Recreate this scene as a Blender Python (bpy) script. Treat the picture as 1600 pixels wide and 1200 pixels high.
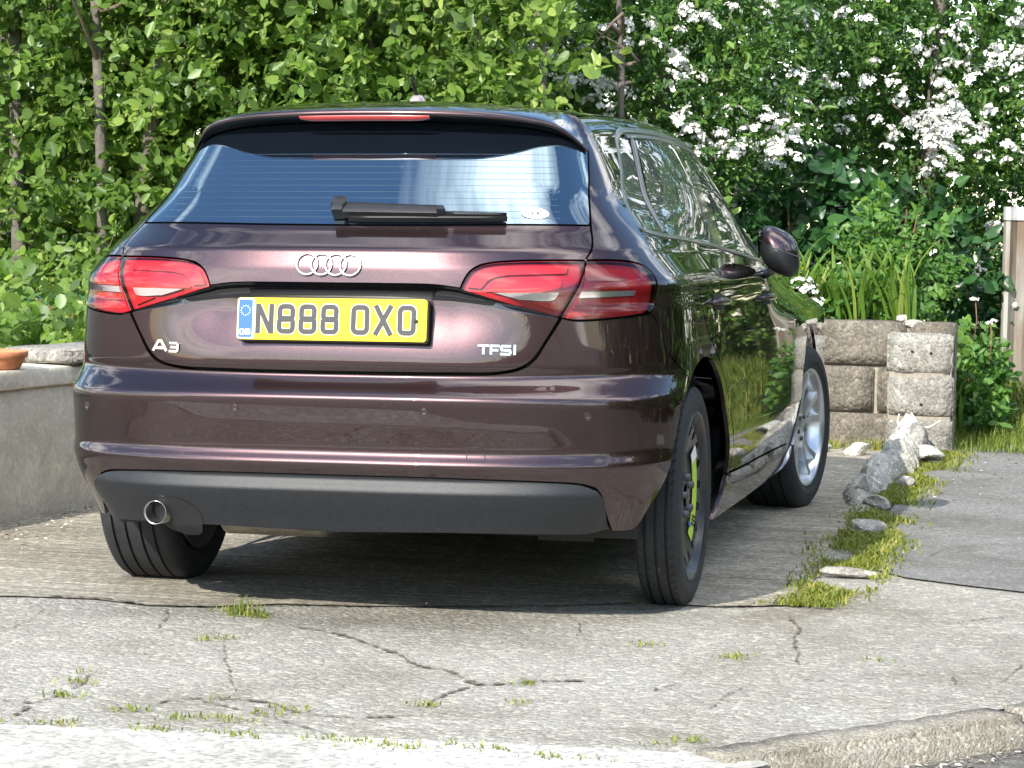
import bpy, bmesh, math, random
import numpy as np
from mathutils import Vector, Matrix
from mathutils.geometry import delaunay_2d_cdt
random.seed(7); rng = np.random.default_rng(11)
PI = math.pi
scene = bpy.context.scene
for o in list(bpy.data.objects): bpy.data.objects.remove(o)
COL = scene.collection
# ------------------------------------------------------------------ camera
cam_data = bpy.data.cameras.new('camera'); cam = bpy.data.objects.new('camera', cam_data); COL.objects.link(cam)
yaw, pitch, roll_ = -0.22813, 0.06561, 0.0199
fw = Vector((math.sin(yaw)*math.cos(pitch), math.cos(yaw)*math.cos(pitch), -math.sin(pitch)))
rt = Vector((math.cos(yaw), -math.sin(yaw), 0)); upv = rt.cross(fw)
r2 = rt*math.cos(roll_)+upv*math.sin(roll_); u2 = upv*math.cos(roll_)-rt*math.sin(roll_)
M4 = Matrix((( r2.x,u2.x,-fw.x,1.96119),(r2.y,u2.y,-fw.y,-7.15591),(r2.z,u2.z,-fw.z,1.0985),(0,0,0,1)))
cam.matrix_world = M4
cam_data.sensor_width = 36; cam_data.lens = 3951.24/1600*36; cam_data.clip_end = 500
scene.camera = cam
# ------------------------------------------------------------------ sky and sun
SUN_DIR = Vector((0.45, 1.75, -1.06)).normalized()      # direction the light travels
sun_el = math.asin(-SUN_DIR.z); sun_az = math.atan2(-SUN_DIR.x, -SUN_DIR.y)   # compass from +y
world = bpy.data.worlds.new('World'); scene.world = world; world.use_nodes = True
wt = world.node_tree; wt.nodes.clear()
wo = wt.nodes.new('ShaderNodeOutputWorld'); bg = wt.nodes.new('ShaderNodeBackground'); bg.inputs['Strength'].default_value = 0.15
sky = wt.nodes.new('ShaderNodeTexSky'); sky.sky_type = 'NISHITA'; sky.sun_disc = False
sky.sun_elevation = sun_el; sky.sun_rotation = sun_az; sky.altitude = 50; sky.dust_density = 0.3; sky.ozone_density = 3.5; sky.air_density = 1.25
tc = wt.nodes.new('ShaderNodeTexCoord'); sep = wt.nodes.new('ShaderNodeSeparateXYZ'); wt.links.new(tc.outputs['Generated'], sep.inputs[0])
mx = wt.nodes.new('ShaderNodeMath'); mx.operation = 'MAXIMUM'; mx.inputs[1].default_value = 0.0; wt.links.new(sep.outputs['Z'], mx.inputs[0])
ad = wt.nodes.new('ShaderNodeMath'); ad.operation = 'ADD'; ad.inputs[1].default_value = 0.3; wt.links.new(mx.outputs[0], ad.inputs[0])
dv = wt.nodes.new('ShaderNodeVectorMath'); dv.operation = 'DIVIDE'; wt.links.new(tc.outputs['Generated'], dv.inputs[0]); wt.links.new(ad.outputs[0], dv.inputs[1])
mp = wt.nodes.new('ShaderNodeMapping'); mp.inputs['Location'].default_value = (3.7, 1.9, 0.6); mp.inputs['Scale'].default_value = (1.0, 1.0, 0.35); wt.links.new(dv.outputs[0], mp.inputs[0])
nz = wt.nodes.new('ShaderNodeTexNoise'); nz.inputs['Scale'].default_value = 1.9; nz.inputs['Detail'].default_value = 9; nz.inputs['Roughness'].default_value = 0.58; nz.inputs['Distortion'].default_value = 0.35
wt.links.new(mp.outputs[0], nz.inputs['Vector'])
cr = wt.nodes.new('ShaderNodeValToRGB'); cr.color_ramp.elements[0].position = 0.50; cr.color_ramp.elements[1].position = 0.65
wt.links.new(nz.outputs['Fac'], cr.inputs[0])
cm = wt.nodes.new('ShaderNodeMixRGB'); cm.inputs['Color2'].default_value = (15.0, 14.8, 14.6, 1)
wt.links.new(cr.outputs['Color'], cm.inputs['Fac']); wt.links.new(sky.outputs[0], cm.inputs['Color1'])
wt.links.new(cm.outputs[0], bg.inputs['Color']); wt.links.new(bg.outputs[0], wo.inputs['Surface'])
sd = bpy.data.lights.new('sun', 'SUN'); sd.energy = 4.0; sd.angle = math.radians(0.5); sd.color = (1.0, 0.95, 0.86)
so = bpy.data.objects.new('sun', sd); COL.objects.link(so); so.rotation_euler = SUN_DIR.to_track_quat('-Z', 'Y').to_euler(); so.location = (-6, -10, 8)
vs = scene.view_settings; vs.view_transform = 'Standard'; vs.look = 'None'; vs.exposure = 0.92; vs.gamma = 1.0; vs.use_curve_mapping = False
scene.render.engine = 'CYCLES'
scene.cycles.max_bounces = 5; scene.cycles.diffuse_bounces = 2; scene.cycles.glossy_bounces = 4; scene.cycles.transmission_bounces = 3; scene.cycles.transparent_max_bounces = 8; scene.cycles.caustics_reflective = False; scene.cycles.caustics_refractive = False

# ------------------------------------------------------------------ helpers
def link(o, parent=None):
    COL.objects.link(o)
    if parent is not None: o.parent = parent
    return o
def empty(name, loc=(0, 0, 0)):
    o = bpy.data.objects.new(name, None); o.location = loc; o.empty_display_size = .1; return link(o)
def tag(o, label=None, category=None, group=None, kind=None):
    if label: o['label'] = label
    if category: o['category'] = category
    if group: o['group'] = group
    if kind: o['kind'] = kind
    return o
def mesh_np(name, V, F, mat=None, parent=None, smooth=False, normals=None, loc=None):
    """V (n,3), F list/array of faces"""
    V = np.asarray(V, float)
    if loc is not None: V = V-np.asarray(loc)
    me = bpy.data.meshes.new(name)
    if isinstance(F, np.ndarray):
        k = F.shape[1]; n = len(F)
        me.vertices.add(len(V)); me.vertices.foreach_set('co', V.ravel().astype(np.float32))
        me.loops.add(n*k); me.loops.foreach_set('vertex_index', F.ravel().astype(np.int32))
        me.polygons.add(n); me.polygons.foreach_set('loop_start', (np.arange(n)*k).astype(np.int32)); me.polygons.foreach_set('loop_total', np.full(n, k, np.int32))
        me.update(calc_edges=True); me.validate()
    else:
        me.from_pydata([tuple(v) for v in V], [], [tuple(int(i) for i in f) for f in F]); me.update()
    if smooth or normals is not None: me.polygons.foreach_set('use_smooth', [True]*len(me.polygons))
    if normals is not None: me.normals_split_custom_set_from_vertices([tuple(n) for n in normals])
    if mat: me.materials.append(mat)
    o = bpy.data.objects.new(name, me)
    if loc is not None: o.location = loc
    return link(o, parent)
def box_vf(c, s, rz=0):
    c = np.asarray(c, float); h = np.asarray(s, float)/2
    V = np.array([[x, y, z] for x in (-1, 1) for y in (-1, 1) for z in (-1, 1)])*h
    cs, sn = math.cos(rz), math.sin(rz)
    V = np.stack([V[:, 0]*cs-V[:, 1]*sn, V[:, 0]*sn+V[:, 1]*cs, V[:, 2]], -1)+c
    F = [(0, 1, 3, 2), (4, 6, 7, 5), (0, 4, 5, 1), (2, 3, 7, 6), (0, 2, 6, 4), (1, 5, 7, 3)]
    return V, F
def box(name, c, s, mat, parent=None, rz=0, bevel=0.0, seg=2, jit=0.0):
    bm = bmesh.new(); V, F = box_vf((0, 0, 0), s, 0); vs_ = [bm.verts.new(v) for v in V]
    for f in F: bm.faces.new([vs_[i] for i in f])
    bmesh.ops.recalc_face_normals(bm, faces=bm.faces)
    if bevel: bmesh.ops.bevel(bm, geom=list(bm.edges), offset=bevel, segments=seg, affect='EDGES', profile=.6)
    if jit:
        for v in bm.verts: v.co += Vector((random.uniform(-jit, jit), random.uniform(-jit, jit), random.uniform(-jit, jit)))
    me = bpy.data.meshes.new(name); bm.to_mesh(me); bm.free(); me.materials.append(mat)
    o = bpy.data.objects.new(name, me); o.location = c; o.rotation_euler[2] = rz
    return link(o, parent)
def lathe(profile, seg=64, axis='x', closed=False):
    """profile [(along axis, radius)] -> V,F"""
    n = len(profile); V = []
    for i in range(seg):
        a = 2*PI*i/seg
        for (h, r) in profile:
            if axis == 'x': V.append((h, r*math.cos(a), r*math.sin(a)))
            elif axis == 'z': V.append((r*math.cos(a), r*math.sin(a), h))
            else: V.append((r*math.cos(a), h, r*math.sin(a)))
    F = []
    for i in range(seg):
        j = (i+1) % seg
        for k in range(n-1): F.append((i*n+k, i*n+k+1, j*n+k+1, j*n+k))
    return np.array(V), F
def tube(path, rad, seg=6, cap=True):
    P = [Vector(p) for p in path]; n = len(P); rads = rad if hasattr(rad, '__len__') else [rad]*n
    V, F = [], []; prev = None
    for i, p in enumerate(P):
        t = (P[min(i+1, n-1)]-P[max(i-1, 0)]).normalized()
        a = prev if prev is not None else (Vector((0, 0, 1)) if abs(t.z) < .9 else Vector((1, 0, 0)))
        u = (a-t*a.dot(t)).normalized(); w = t.cross(u); prev = u
        for k in range(seg):
            an = 2*PI*k/seg; V.append(tuple(p+(u*math.cos(an)+w*math.sin(an))*rads[i]))
    for i in range(n-1):
        for k in range(seg):
            F.append((i*seg+k, i*seg+(k+1) % seg, (i+1)*seg+(k+1) % seg, (i+1)*seg+k))
    if cap:
        F.append(tuple(range(seg))[::-1]); F.append(tuple((n-1)*seg+k for k in range(seg)))
    return V, F
def merge(parts):
    V, F = [], []
    for v, f in parts:
        b = len(V); V.extend([tuple(x) for x in v]); F.extend([tuple(i+b for i in q) for q in f])
    return V, F
def inside(poly, P):
    poly = np.asarray(poly); P = np.asarray(P); x, y = P[:, 0], P[:, 1]; r = np.zeros(len(P), bool)
    x0, y0 = poly[:, 0], poly[:, 1]; x1, y1 = np.roll(x0, -1), np.roll(y0, -1)
    for a, b, c, d in zip(x0, y0, x1, y1):
        if b == d: continue
        m = ((b > y) != (d > y)) & (x < (c-a)*(y-b)/(d-b)+a); r ^= m
    return r
def seg_dist(poly, P):
    A = np.asarray(poly); B = np.roll(A, -1, 0); d = np.full(len(P), 9.)
    for a, b in zip(A, B):
        ab = b-a; L = ab@ab
        if L < 1e-14: continue
        t = np.clip(((P-a)@ab)/L, 0, 1); d = np.minimum(d, np.linalg.norm(P-a-t[:, None]*ab, axis=1))
    return d
def tri_fill(outer, pts, holes=()):
    """constrained triangulation of a polygon with interior points -> V2, tris, boundary order"""
    outer = np.asarray(outer); V = [tuple(p) for p in outer]; faces = [list(range(len(outer)))]; 
    E = []
    for h in holes:
        b = len(V); V += [tuple(p) for p in h]; n = len(h); E += [(b+i, b+(i+1) % n) for i in range(n)]
    V += [tuple(p) for p in pts]
    n0 = len(outer); E += [(i, (i+1) % n0) for i in range(n0)]
    r = delaunay_2d_cdt([Vector(v) for v in V], E, [], 0, 1e-7)
    V2 = np.array([tuple(v) for v in r[0]]); T = np.array([t for t in r[2] if len(t) == 3])
    c = V2[T].mean(1); ok = inside(outer, c)
    for h in holes: ok &= ~inside(h, c)
    T = T[ok]
    # area filter and orientation
    a = V2[T]; ar = (a[:, 1, 0]-a[:, 0, 0])*(a[:, 2, 1]-a[:, 0, 1])-(a[:, 2, 0]-a[:, 0, 0])*(a[:, 1, 1]-a[:, 0, 1])
    T[ar < 0] = T[ar < 0][:, ::-1]; T = T[np.abs(ar) > 1e-12]
    return V2, T
def smooth_line(pts, step=.012):
    """Catmull-Rom through points, resampled"""
    P = np.asarray(pts, float)
    if len(P) == 2:
        n = max(2, int(np.linalg.norm(P[1]-P[0])/step)+1); return P[0]+(P[1]-P[0])*np.linspace(0, 1, n)[:, None]
    Q = np.vstack([2*P[0]-P[1], P, 2*P[-1]-P[-2]]); out = []
    for i in range(1, len(Q)-2):
        p0, p1, p2, p3 = Q[i-1:i+3]; n = max(2, int(np.linalg.norm(p2-p1)/step)+1)
        # centripetal weights
        t0 = 0; t1 = t0+max(np.linalg.norm(p1-p0), 1e-6)**.5; t2 = t1+max(np.linalg.norm(p2-p1), 1e-6)**.5; t3 = t2+max(np.linalg.norm(p3-p2), 1e-6)**.5
        t = np.linspace(t1, t2, n, endpoint=False)[:, None]
        A1 = (t1-t)/(t1-t0)*p0+(t-t0)/(t1-t0)*p1; A2 = (t2-t)/(t2-t1)*p1+(t-t1)/(t2-t1)*p2; A3 = (t3-t)/(t3-t2)*p2+(t-t2)/(t3-t2)*p3
        B1 = (t2-t)/(t2-t0)*A1+(t-t0)/(t2-t0)*A2; B2 = (t3-t)/(t3-t1)*A2+(t-t1)/(t3-t1)*A3
        out.append((t2-t)/(t2-t1)*B1+(t-t1)/(t2-t1)*B2)
    out.append(P[-1:]); return np.vstack(out)
def chain(*segs, step=.012):
    """several smooth pieces joined at corners -> closed polygon"""
    out = []
    for s in segs:
        l = smooth_line(s, step)
        if out and np.linalg.norm(out[-1]-l[0]) < 1e-6: l = l[1:]
        out.extend(list(l))
    if np.linalg.norm(out[0]-out[-1]) < 1e-6: out = out[:-1]
    return np.array(out)
def mir(pts): return [(-a, b) for a, b in list(pts)[::-1]]
def poly_inset(P, d):
    P = np.asarray(P); area = .5*np.sum(P[:, 0]*np.roll(P[:, 1], -1)-np.roll(P[:, 0], -1)*P[:, 1]); sg = 1 if area > 0 else -1
    e = np.roll(P, -1, 0)-P; L = np.linalg.norm(e, axis=1, keepdims=True); e = e/np.maximum(L, 1e-9)
    nrm = np.stack([-e[:, 1], e[:, 0]], -1)*sg; n2 = np.roll(nrm, 1, 0)+nrm; l2 = np.linalg.norm(n2, axis=1, keepdims=True); n2 = n2/np.maximum(l2, 1e-6)
    k = 1/np.maximum((n2*nrm).sum(1, keepdims=True), .5); return P+n2*d*k

# ------------------------------------------------------------------ materials
MATS = {}
def new_mat(name):
    m = bpy.data.materials.new(name); m.use_nodes = True; MATS[name] = m
    return m, m.node_tree, m.node_tree.nodes['Principled BSDF']
def simple(name, col, rough=.5, metal=0., coat=0., noise=.0, nscale=20., bump=0., spec=.5, bscale=None, coat_rough=.03):
    m, t, b = new_mat(name)
    b.inputs['Roughness'].default_value = rough; b.inputs['Metallic'].default_value = metal; b.inputs['Coat Weight'].default_value = coat; b.inputs['Coat Roughness'].default_value = coat_rough
    b.inputs['Specular IOR Level'].default_value = spec; b.inputs['Base Color'].default_value = (*col, 1)
    if noise or bump:
        g = t.nodes.new('ShaderNodeNewGeometry'); n = t.nodes.new('ShaderNodeTexNoise'); n.inputs['Scale'].default_value = nscale; n.inputs['Detail'].default_value = 8; n.inputs['Roughness'].default_value = .65
        t.links.new(g.outputs['Position'], n.inputs['Vector'])
    if noise:
        r = t.nodes.new('ShaderNodeValToRGB'); r.color_ramp.elements[0].position = .3; r.color_ramp.elements[1].position = .7
        r.color_ramp.elements[0].color = (*[c*(1-noise) for c in col], 1); r.color_ramp.elements[1].color = (*[min(1, c*(1+noise)) for c in col], 1)
        t.links.new(n.outputs['Fac'], r.inputs[0]); t.links.new(r.outputs[0], b.inputs['Base Color'])
    if bump:
        n2 = n
        if bscale:
            n2 = t.nodes.new('ShaderNodeTexNoise'); n2.inputs['Scale'].default_value = bscale; n2.inputs['Detail'].default_value = 6; t.links.new(g.outputs['Position'], n2.inputs['Vector'])
        bp = t.nodes.new('ShaderNodeBump'); bp.inputs['Strength'].default_value = 1; bp.inputs['Distance'].default_value = bump
        t.links.new(n2.outputs['Fac'], bp.inputs['Height']); t.links.new(bp.outputs[0], b.inputs['Normal'])
    return m
def leaf_mat(name, c1, c2, c3, trans=.35, rough=.45):
    """three-way colour variation by a per-leaf random attribute"""
    m, t, b = new_mat(name)
    at = t.nodes.new('ShaderNodeAttribute'); at.attribute_name = 'rnd'
    r = t.nodes.new('ShaderNodeValToRGB'); e = r.color_ramp.elements; e[0].position = 0; e[1].position = 1; e[0].color = (*c1, 1); e[1].color = (*c3, 1); k = e.new(.55); k.color = (*c2, 1)
    t.links.new(at.outputs['Fac'], r.inputs[0]); t.links.new(r.outputs[0], b.inputs['Base Color']); b.inputs['Roughness'].default_value = rough; b.inputs['Specular IOR Level'].default_value = .45
    tr = t.nodes.new('ShaderNodeBsdfTranslucent'); hs = t.nodes.new('ShaderNodeHueSaturation'); hs.inputs['Value'].default_value = 1.5; hs.inputs['Saturation'].default_value = 1.1
    t.links.new(r.outputs[0], hs.inputs['Color']); t.links.new(hs.outputs[0], tr.inputs['Color'])
    mxs = t.nodes.new('ShaderNodeMixShader'); mxs.inputs[0].default_value = trans; t.links.new(b.outputs[0], mxs.inputs[1]); t.links.new(tr.outputs[0], mxs.inputs[2])
    t.links.new(mxs.outputs[0], t.nodes['Material Output'].inputs['Surface']); return m
# ------------------------------------------------------------------ ground materials
def ground_mat(name, base, dark, light, big=2.2, fine=160., bump=.004, brushed=False, rough=.9, spots=None, angle=0., con=1.):
    m, t, b = new_mat(name); b.inputs['Roughness'].default_value = rough; b.inputs['Specular IOR Level'].default_value = .25
    g = t.nodes.new('ShaderNodeNewGeometry'); L = t.links.new
    def noise(sc, det=8, ro=.6, vec=None, dist=0.):
        n = t.nodes.new('ShaderNodeTexNoise'); n.inputs['Scale'].default_value = sc; n.inputs['Detail'].default_value = det; n.inputs['Roughness'].default_value = ro; n.inputs['Distortion'].default_value = dist
        L(vec if vec is not None else g.outputs['Position'], n.inputs['Vector']); return n.outputs['Fac']
    def ramp(f, a, b_, c0, c1):
        r = t.nodes.new('ShaderNodeValToRGB'); r.color_ramp.elements[0].position = a; r.color_ramp.elements[1].position = b_; r.color_ramp.elements[0].color = (*c0, 1); r.color_ramp.elements[1].color = (*c1, 1); L(f, r.inputs[0]); return r.outputs[0]
    def mix(a, b_, f, typ='MIX'):
        x = t.nodes.new('ShaderNodeMixRGB'); x.blend_type = typ
        if isinstance(f, float): x.inputs[0].default_value = f
        else: L(f, x.inputs[0])
        L(a, x.inputs[1]); L(b_, x.inputs[2]); return x.outputs[0]
    c = ramp(noise(big, 10, .65), .32, .68, dark, light)
    f1 = noise(fine, 4, .7); v = t.nodes.new('ShaderNodeTexVoronoi'); v.inputs['Scale'].default_value = fine*.55; L(g.outputs['Position'], v.inputs['Vector'])
    c = mix(c, ramp(f1, .35, .68, tuple(x*.30 for x in base), tuple(min(1, x*1.55) for x in base)), .62*con)
    st = ramp(v.outputs['Color'], .55, .95, (.62, .62, .63), (1.25, 1.23, 1.18)); c = mix(c, st, .7*con, 'MULTIPLY')
    stain = ramp(noise(1.3, 9, .75, dist=.8), .44, .70, (1, 1, 1), (.55, .52, .46)); c = mix(c, stain, .9, 'MULTIPLY')
    h = f1
    if brushed:
        mp = t.nodes.new('ShaderNodeMapping'); mp.inputs['Rotation'].default_value = (0, 0, -angle); mp.inputs['Scale'].default_value = (.6, 26., 1.); L(g.outputs['Position'], mp.inputs[0])
        br = noise(2.2, 6, .7, mp.outputs[0], .4); c = mix(c, ramp(br, .36, .64, (.50, .50, .48), (1.22, 1.2, 1.15)), .95, 'MULTIPLY')
        ah = t.nodes.new('ShaderNodeMath'); ah.operation = 'MULTIPLY_ADD'; L(br, ah.inputs[0]); ah.inputs[1].default_value = 1.6; L(f1, ah.inputs[2]); h = ah.outputs[0]
    else:
        ah = t.nodes.new('ShaderNodeMath'); ah.operation = 'MULTIPLY_ADD'; L(v.outputs['Distance'], ah.inputs[0]); ah.inputs[1].default_value = -.9; L(f1, ah.inputs[2]); h = ah.outputs[0]
    if spots:
        c = mix(c, ramp(noise(3.5, 8, .75), .56, .66, (0, 0, 0), (1, 1, 1)) if False else c, .0)
    L(c, b.inputs['Base Color'])
    bp = t.nodes.new('ShaderNodeBump'); bp.inputs['Strength'].default_value = .9; bp.inputs['Distance'].default_value = bump; L(h, bp.inputs['Height']); L(bp.outputs[0], b.inputs['Normal'])
    return m
CONC = ground_mat('rough_exposed_concrete', (.52, .495, .43), (.385, .365, .315), (.61, .585, .51), fine=110, bump=.0075)
SLAB = ground_mat('brushed_concrete', (.56, .52, .44), (.43, .395, .33), (.63, .59, .50), fine=90, bump=.004, brushed=True, angle=math.atan2(.65, 2.05))
TARMAC = ground_mat('worn_tarmac', (.31, .305, .29), (.235, .232, .22), (.37, .365, .345), fine=150, bump=.005)
ROAD = ground_mat('road_tarmac', (.21, .20, .18), (.16, .152, .138), (.26, .25, .225), fine=120, bump=.004)
PALE = ground_mat('pale_smooth_concrete', (.66, .635, .575), (.54, .52, .47), (.73, .70, .645), fine=60, bump=.002)
KERBM = ground_mat('kerb_concrete', (.50, .46, .38), (.38, .35, .29), (.56, .52, .44), big=9, fine=190, bump=.006)
SOIL = ground_mat('dark_soil', (.07, .055, .04), (.045, .036, .026), (.10, .08, .055), big=6, fine=60, bump=.02)
RENDER = ground_mat('weathered_wall_render', (.78, .70, .56), (.65, .575, .45), (.83, .76, .63), big=2.6, fine=70, bump=.0012, con=.35)
BLOCKM = ground_mat('weathered_block', (.265, .235, .195), (.17, .152, .125), (.34, .305, .255), big=7, fine=85, bump=.007)
BLOCKP = ground_mat('pale_weathered_block', (.41, .39, .345), (.25, .238, .21), (.51, .49, .44), big=8, fine=85, bump=.007)
STONE = ground_mat('pale_rubble', (.74, .69, .59), (.55, .51, .43), (.82, .78, .69), big=14, fine=110, bump=.006)
CRACK = simple('crack_dirt', (.13, .11, .08), .95, noise=.6, nscale=60)

def sheet(name, poly, z, mat, kind='structure', grid=None):
    return tag(mesh_np(name, [(x, y, z) for x, y in poly], [tuple(range(len(poly)))], mat), kind=kind)
sheet('road', [(-90, -90), (90, -90), (90, 90), (-90, 90)], -.052, ROAD)
EDGE = [(-.98, -.56), (-.767, -.535), (-.591, -.592), (-.418, -.552), (-.249, -.44), (-.037, -.398), (.202, -.321), (.504, -.183), (.738, -.045), (.924, -.052), (1.114, .044), (1.18, .06)]
# apron of rough concrete between the road and the slab
sheet('drive_apron', [(-4.2, -1.6), (-2.2, -2.46), (-.283, -2.229), (.796, -2.073), (1.145, -2.056), (1.82, -1.269), (2.6, -.36), (4.4, 1.75), (4.4, 2.5), (-4.2, 2.5)], 0, CONC)
sheet('drive_slab', [(-2.9, -1.25)]+EDGE+[(1.13, .5), (1.12, 2), (1.08, 6.5), (-2.9, 6.5)], .005, SLAB)
sheet('footpath', [(1.22, .98), (1.40, .74), (1.62, .62), (1.9, .50), (3.2, .9), (3.2, 6.3), (1.9, 5.95), (1.5, 5.75), (1.28, 5.5), (1.20, 5), (1.20, 2)], .006, TARMAC)
# dropped kerb, pale and smooth
sheet('dropped_kerb', [(-2.2, -2.455), (-.283, -2.226), (.30, -2.135), (.796, -2.070), (1.12, -2.05), (1.25, -1.98), (1.34, -2.10), (1.2, -2.34), (.9, -2.45), (-.1, -2.62), (-2.2, -2.95)], .004, PALE)
# kerb stones
kd = np.array([.675, .787]); kd = kd/np.linalg.norm(kd); kn = np.array([kd[1], -kd[0]])
kerb = tag(empty('kerb', (1.145, -2.056, -.05)), kind='structure')
a0 = np.array([1.145, -2.056])
for i, (u0, u1) in enumerate(((0.0, .915), (.925, 1.84), (1.85, 2.76), (2.77, 3.7))):
    c = a0+kd*(u0+u1)/2+kn*.075; bm = bmesh.new(); V, Fc = box_vf((0, 0, 0), (u1-u0, .15, .16)); vv = [bm.verts.new(v) for v in V]; [bm.faces.new([vv[k] for k in f]) for f in Fc]
    bmesh.ops.recalc_face_normals(bm, faces=bm.faces); bmesh.ops.bevel(bm, geom=list(bm.edges), offset=.022, segments=3, affect='EDGES'); bmesh.ops.subdivide_edges(bm, edges=[e for e in bm.edges if e.calc_length() > .3], cuts=24)
    for v in bm.verts: v.co += Vector((random.gauss(0, .0012), random.gauss(0, .0016), random.gauss(0, .0014)))
    me = bpy.data.meshes.new('kerb_stone'); bm.to_mesh(me); bm.free(); me.materials.append(KERBM); me.polygons.foreach_set('use_smooth', [True]*len(me.polygons))
    o = bpy.data.objects.new('kerb_stone', me); link(o, kerb); o.location = (c[0]-1.145, c[1]+2.056, .05-.066); o.rotation_euler[2] = math.atan2(kd[1], kd[0])
# cracks: ragged dark ribbons sunk between the slabs
CR = {'a': [(-0.402, -1.97), (-0.323, -1.974), (-0.307, -1.833), (-0.346, -1.59)], 'a2': [(-0.284, -2.179), (-0.323, -1.974)], 'b': [(-0.052, -1.951), (-0.043, -1.838), (0.047, -1.791), (0.173, -1.804), (0.292, -1.894), (0.464, -1.881), (0.529, -1.828)], 'c': [(0.079, -1.764), (0.008, -1.554), (-0.124, -1.232), (-0.2, -1.057)], 'd': [(-0.138, -0.776), (-0.003, -0.837), (0.229, -1.066), (0.383, -1.261), (0.455, -1.29), (0.568, -1.428), (0.679, -1.371), (0.832, -1.283)], 'd2': [(0.568, -1.428), (0.527, -1.568), (0.514, -1.772)], 'e': [(-0.931, -0.557), (-0.767, -0.533), (-0.591, -0.592), (-0.418, -0.552), (-0.249, -0.44), (-0.037, -0.398), (0.202, -0.321), (0.504, -0.183), (0.738, -0.045), (0.924, -0.052), (1.114, 0.044)], 'f': [(1.137, -0.12), (1.195, -0.367), (1.218, -0.63), (1.262, -0.912)], 'g': [(0.542, -0.317), (0.633, -0.573), (0.646, -0.731)], 'h': [(-0.533, -0.595), (-0.47, -0.75), (-0.414, -0.954), (-0.351, -0.931)], 'i': [(-0.78, -1.142), (-0.796, -0.905), (-0.844, -0.711)], 'j': [(0.961, -1.443), (1.015, -1.272), (1.045, -1.217)], 'k': [(1.136, -1.559), (1.164, -1.348), (1.181, -1.231)], 'l': [(1.338, -0.201), (1.514, -0.217), (1.644, -0.053), (1.779, 0.117)], 'm': [(1.496, -0.969), (1.627, -0.951), (1.665, -1.089)], 'n': [(1.244, -1.148), (1.45, -1.067)], 'o': [(1.752, -1.014), (1.802, -0.672)], 'p': [(-0.04, -1.805), (0.221, -1.948), (0.484, -2.144), (0.594, -2.141)]}
CR.update({'q': [(1.25, 2.2), (1.5, 2.35), (1.72, 2.3)], 'r': [(1.3, 3.4), (1.45, 3.2), (1.6, 3.25), (1.8, 3.1)], 's': [(1.42, 1.2), (1.5, 1.55), (1.66, 1.7)], 't': [(1.35, 4.4), (1.55, 4.2), (1.75, 4.3)]})
def ribbon(line, w0, z, seed):
    r = random.Random(seed); L = smooth_line(line, .012); n = len(L); T = np.gradient(L, axis=0); T /= np.linalg.norm(T, axis=1, keepdims=True)+1e-9; Bn = np.stack([-T[:, 1], T[:, 0]], -1)
    wob = np.cumsum([r.gauss(0, .0022) for _ in range(n)]); wob -= np.linspace(0, wob[-1], n); V = []
    for i in range(n):
        e = min(1, min(i, n-1-i)/6+.15); w = w0*e*(.25+2.6*r.random()**4) if r.random() > .06 else w0*.1; c = L[i]+Bn[i]*wob[i]*.8
        V += [(c[0]+Bn[i][0]*w, c[1]+Bn[i][1]*w, z), (c[0]-Bn[i][0]*w, c[1]-Bn[i][1]*w, z)]
    return V, [(2*i, 2*i+2, 2*i+3, 2*i+1) for i in range(n-1)]
parts = []
WD = {'a': .0042, 'a2': .004, 'b': .0042, 'd': .0062, 'd2': .004, 'e': .004, 'p': .003, 'f': .0035}
for k, l in CR.items(): parts.append(ribbon(l, WD.get(k, .0018), .0088 if k in 'eqrst' else .0036, hash(k) % 97 if False else ord(k[0])+len(k)))
V, Fc = merge(parts); tag(mesh_np('crack_dirt', V, Fc, CRACK), 'dirt filled cracks running across the concrete drive', 'crack', kind='stuff')
# ------------------------------------------------------------------ car materials
def paint_mat():
    m, t, b = new_mat('aubergine_paint')
    b.inputs['Base Color'].default_value = (0.075, 0.030, 0.042, 1); b.inputs['Metallic'].default_value = .92; b.inputs['Roughness'].default_value = .33
    b.inputs['Coat Weight'].default_value = 1.0; b.inputs['Coat Roughness'].default_value = .012; b.inputs['Coat IOR'].default_value = 1.62
    b.inputs['Specular Tint'].default_value = (.12, .08, .09, 1)
    g = t.nodes.new('ShaderNodeNewGeometry')
    n = t.nodes.new('ShaderNodeTexNoise'); n.inputs['Scale'].default_value = 900; t.links.new(g.outputs['Position'], n.inputs['Vector'])   # metal flake
    r = t.nodes.new('ShaderNodeValToRGB'); r.color_ramp.elements[0].color = (.040, .021, .0230, 1); r.color_ramp.elements[1].color = (.094, .0585, .061, 1); r.color_ramp.elements[0].position = .35; r.color_ramp.elements[1].position = .7
    t.links.new(n.outputs['Fac'], r.inputs[0]); t.links.new(r.outputs[0], b.inputs['Base Color'])
    # faint dust film
    d = t.nodes.new('ShaderNodeTexNoise'); d.inputs['Scale'].default_value = 5; d.inputs['Detail'].default_value = 10; t.links.new(g.outputs['Position'], d.inputs['Vector'])
    rr = t.nodes.new('ShaderNodeMapRange'); rr.inputs['From Min'].default_value = .4; rr.inputs['From Max'].default_value = .8; rr.inputs['To Min'].default_value = .01; rr.inputs['To Max'].default_value = .05
    t.links.new(d.outputs['Fac'], rr.inputs['Value']); t.links.new(rr.outputs[0], b.inputs['Coat Roughness'])
    return m
PAINT = paint_mat()
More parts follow.
